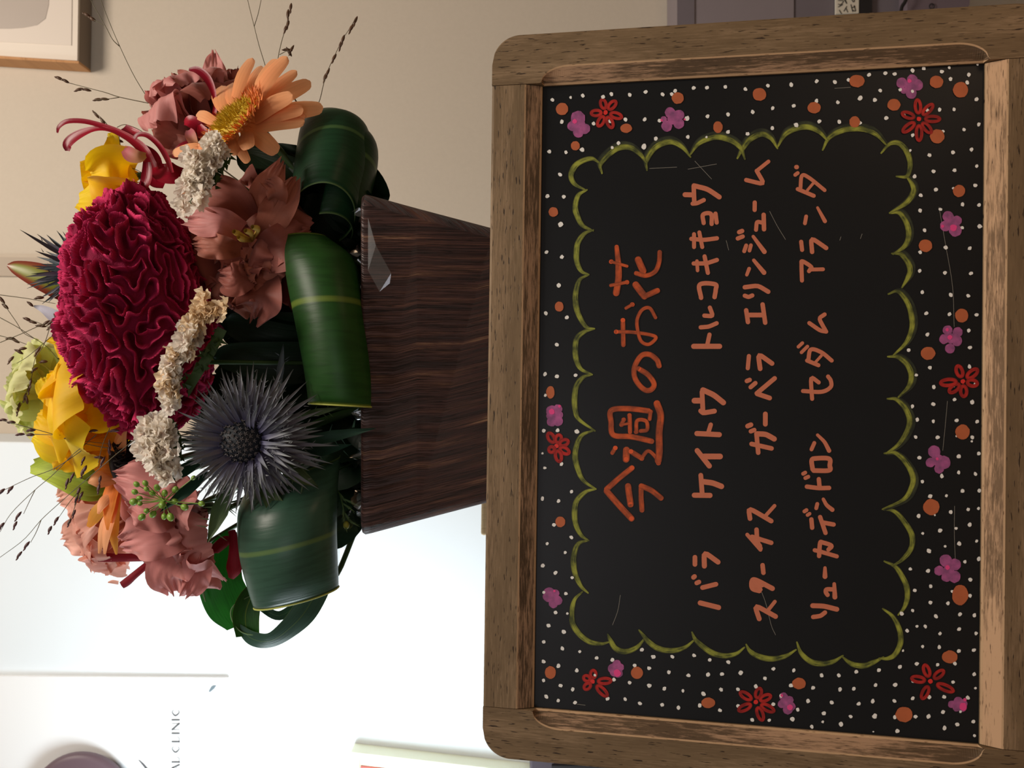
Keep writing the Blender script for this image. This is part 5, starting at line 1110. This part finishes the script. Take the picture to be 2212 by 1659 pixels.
t_ = grass('panicum grass with plum seeds crossing in front of the orange gerbera and lime bud', [[(0, 907), (23, 913), (83, 929), (130, 942), (177, 952), (235, 959)], [(75, 938), (130, 940)], [(235, 968), (200, 962), (150, 950)], [(208, 939), (180, 963), (152, 987), (115, 1025), (76, 1058), (25, 1108), (0, 1149)], [(182, 969), (145, 995), (111, 1015), (70, 1030), (33, 1047), (0, 1063)], [(296, 946), (255, 978), (215, 1012), (170, 1050), (127, 1088), (89, 1123), (51, 1166), (0, 1204)], [(89, 1123), (78, 1150), (66, 1172)], [(76, 1058), (65, 1080), (51, 1110)], [(175, 1055), (150, 1085), (127, 1118)], [(165, 1080), (160, 1100), (148, 1130)], [(237, 925), (222, 960), (212, 1000)]],
  [(8, 907, 5), (26, 912, 5), (68, 929, 0), (45, 938, 0), (67, 939, 5), (150, 947, 10), (160, 949, 10), (173, 953, 40), (237, 962, 80), (236, 975, 80), (216, 988, 10), (222, 995, -60), (180, 993, -60), (178, 1020, -70), (183, 1013, -60), (156, 1029, -60), (145, 1042, -70), (23, 1056, -45), (3, 1062, -40), (40, 1113, -50), (33, 1133, -60), (4, 1135, -50), (58, 1177, -50), (42, 1198, -50), (122, 1123, -55), (108, 1143, -60), (216, 1035, -75), (213, 1054, -75), (170, 1060, -70), (165, 1078, -70), (175, 1070, -60), (160, 1108, -65), (150, 1127, -60), (284, 1072, 40), (203, 930, 0), (248, 930, 0)], -95, M_gsd2, (296, 946, -95))
stem(t_, (296, 946, -90), 1.4, mat=M_gst)

# ---- filler foliage and stalks inside the planter
r = np.random.default_rng(9)
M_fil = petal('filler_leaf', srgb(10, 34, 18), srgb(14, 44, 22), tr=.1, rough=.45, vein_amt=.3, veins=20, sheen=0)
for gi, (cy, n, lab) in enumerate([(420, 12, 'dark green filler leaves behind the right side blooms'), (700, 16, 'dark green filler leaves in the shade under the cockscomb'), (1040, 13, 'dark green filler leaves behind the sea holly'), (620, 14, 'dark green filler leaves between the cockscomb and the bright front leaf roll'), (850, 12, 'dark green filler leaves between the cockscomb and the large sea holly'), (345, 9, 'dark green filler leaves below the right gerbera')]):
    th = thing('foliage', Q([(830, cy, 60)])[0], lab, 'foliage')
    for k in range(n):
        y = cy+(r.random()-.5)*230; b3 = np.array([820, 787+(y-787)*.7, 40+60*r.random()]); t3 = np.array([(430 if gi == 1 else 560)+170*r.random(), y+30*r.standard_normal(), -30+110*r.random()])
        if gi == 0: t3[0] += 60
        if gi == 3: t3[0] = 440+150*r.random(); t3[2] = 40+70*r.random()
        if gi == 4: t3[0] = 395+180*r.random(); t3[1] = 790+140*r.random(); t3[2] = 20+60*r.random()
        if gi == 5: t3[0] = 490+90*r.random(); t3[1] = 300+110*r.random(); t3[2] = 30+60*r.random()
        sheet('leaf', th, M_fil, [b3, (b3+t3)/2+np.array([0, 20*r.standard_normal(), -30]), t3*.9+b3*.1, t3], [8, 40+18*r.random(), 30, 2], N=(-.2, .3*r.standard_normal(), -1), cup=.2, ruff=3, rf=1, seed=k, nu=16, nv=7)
th = thing('foliage', Q([(830, 1100, -60)])[0], 'feathery green sprig with a yellow bud hanging at the left planter rim', 'foliage')
tube('sprig_stem', [(700, 1030, -60), (730, 1060, -110), (742, 1100, -130), (745, 1125, -132)], 1.6, M_stem, th, 16, 6)
for k in range(12):
    p = cat([(700, 1030, -60), (730, 1060, -110), (742, 1100, -130), (745, 1125, -132)], 12)[k]; thorn('leaflet', th, M_hleaf, p, p+np.array([20*r.standard_normal(), 16+12*r.random(), -10]), 2.2, k)
ellipsoid('bud', (748, 1134, -132), (0, 1, 0), (9, 7), plain('olive_bud', srgb(128, 128, 40), .6), th)
tube('sprig_stem', [(700, 1030, -60), (760, 1000, 0), (850, 950, 40)], 2, M_stem, th)

# ---- cellophane lining
M_cel, nt, out = newmat('cellophane')
g = nd(nt, 'ShaderNodeBsdfGlossy', Roughness=.12); g.inputs[0].default_value = (.9, .95, 1, 1); tr = nd(nt, 'ShaderNodeBsdfTransparent'); tr.inputs[0].default_value = (.93, .96, .97, 1)
mx = nd(nt, 'ShaderNodeMixShader', i0=.16); L(nt, tr.outputs[0], mx.inputs[1]); L(nt, g.outputs[0], mx.inputs[2]); L(nt, mx.outputs[0], out.inputs[0])
th = thing('cellophane', Q([(800, 787, -120)])[0], 'crumpled clear cellophane lining around the planter rim', 'wrapping')
def crumple(name, loop, x0, x1, seed, n=160, m=7, amp=8):
    r = np.random.default_rng(seed); P = cat(loop, n); V = []
    ns = r.standard_normal((n, m, 3)); ns = (ns+np.roll(ns, 1, 0)+np.roll(ns, 2, 0))/2
    for i in range(n):
        for j in range(m):
            t = j/(m-1); V.append([x1+(x0[i % len(x0)]-x1)*t+0, P[i, 0]+ns[i, j, 0]*amp*t, P[i, 1]+ns[i, j, 2]*amp*t])
    mesh(name, pc(V), grid(n, m), M_cel, th, smooth=False)
ed = 748+26*np.abs(np.sin(np.arange(160)*.21))+10*np.random.default_rng(1).random(160)
crumple('lining', [(450, rimf+28), (600, rimf+24), (780, rimf+22), (950, rimf+22), (1080, rimf+24), (1128, rimf+60), (1130, rimf+200), (1120, rimf+400)], ed, 850, 5)
mesh('loose_flap', Q([(735, 1170, -120), (690, 1160, -110), (760, 1100, -130), (775, 1150, -140), (733, 1255, -118), (745, 1185, -124)]), [(0, 1, 2, 3), (0, 3, 5), (1, 0, 4)], M_cel, th, smooth=False)
mesh('loose_flap', Q([(795, 470, -158), (812, 530, -166), (845, 590, -172), (842, 612, -168), (820, 630, -163), (795, 585, -160)]), [(0, 1, 5), (1, 2, 3, 4, 5)], M_cel, th, smooth=False)

# ---- groups of like things in the arrangement
for o in COL.objects:
    if o.parent is None and 'category' in o:
        g = {'lisianthus': 'lisianthus blooms in the arrangement', 'yellow_rose': 'yellow roses in the arrangement', 'gerbera': 'gerberas in the arrangement',
             'aranda_orchid': 'crimson orchids in the arrangement', 'sea_holly': 'sea holly heads in the arrangement', 'statice': 'statice sprigs in the arrangement',
             'leaf_roll': 'rolled leaves round the planter rim', 'leaf_loop': 'looped leaves at the left of the planter', 'panicum_sprig': 'fine grass sprigs in the arrangement',
             'foliage': 'filler foliage in the planter'}.get(o.name.split('.')[0])
        if g: o['group'] = g
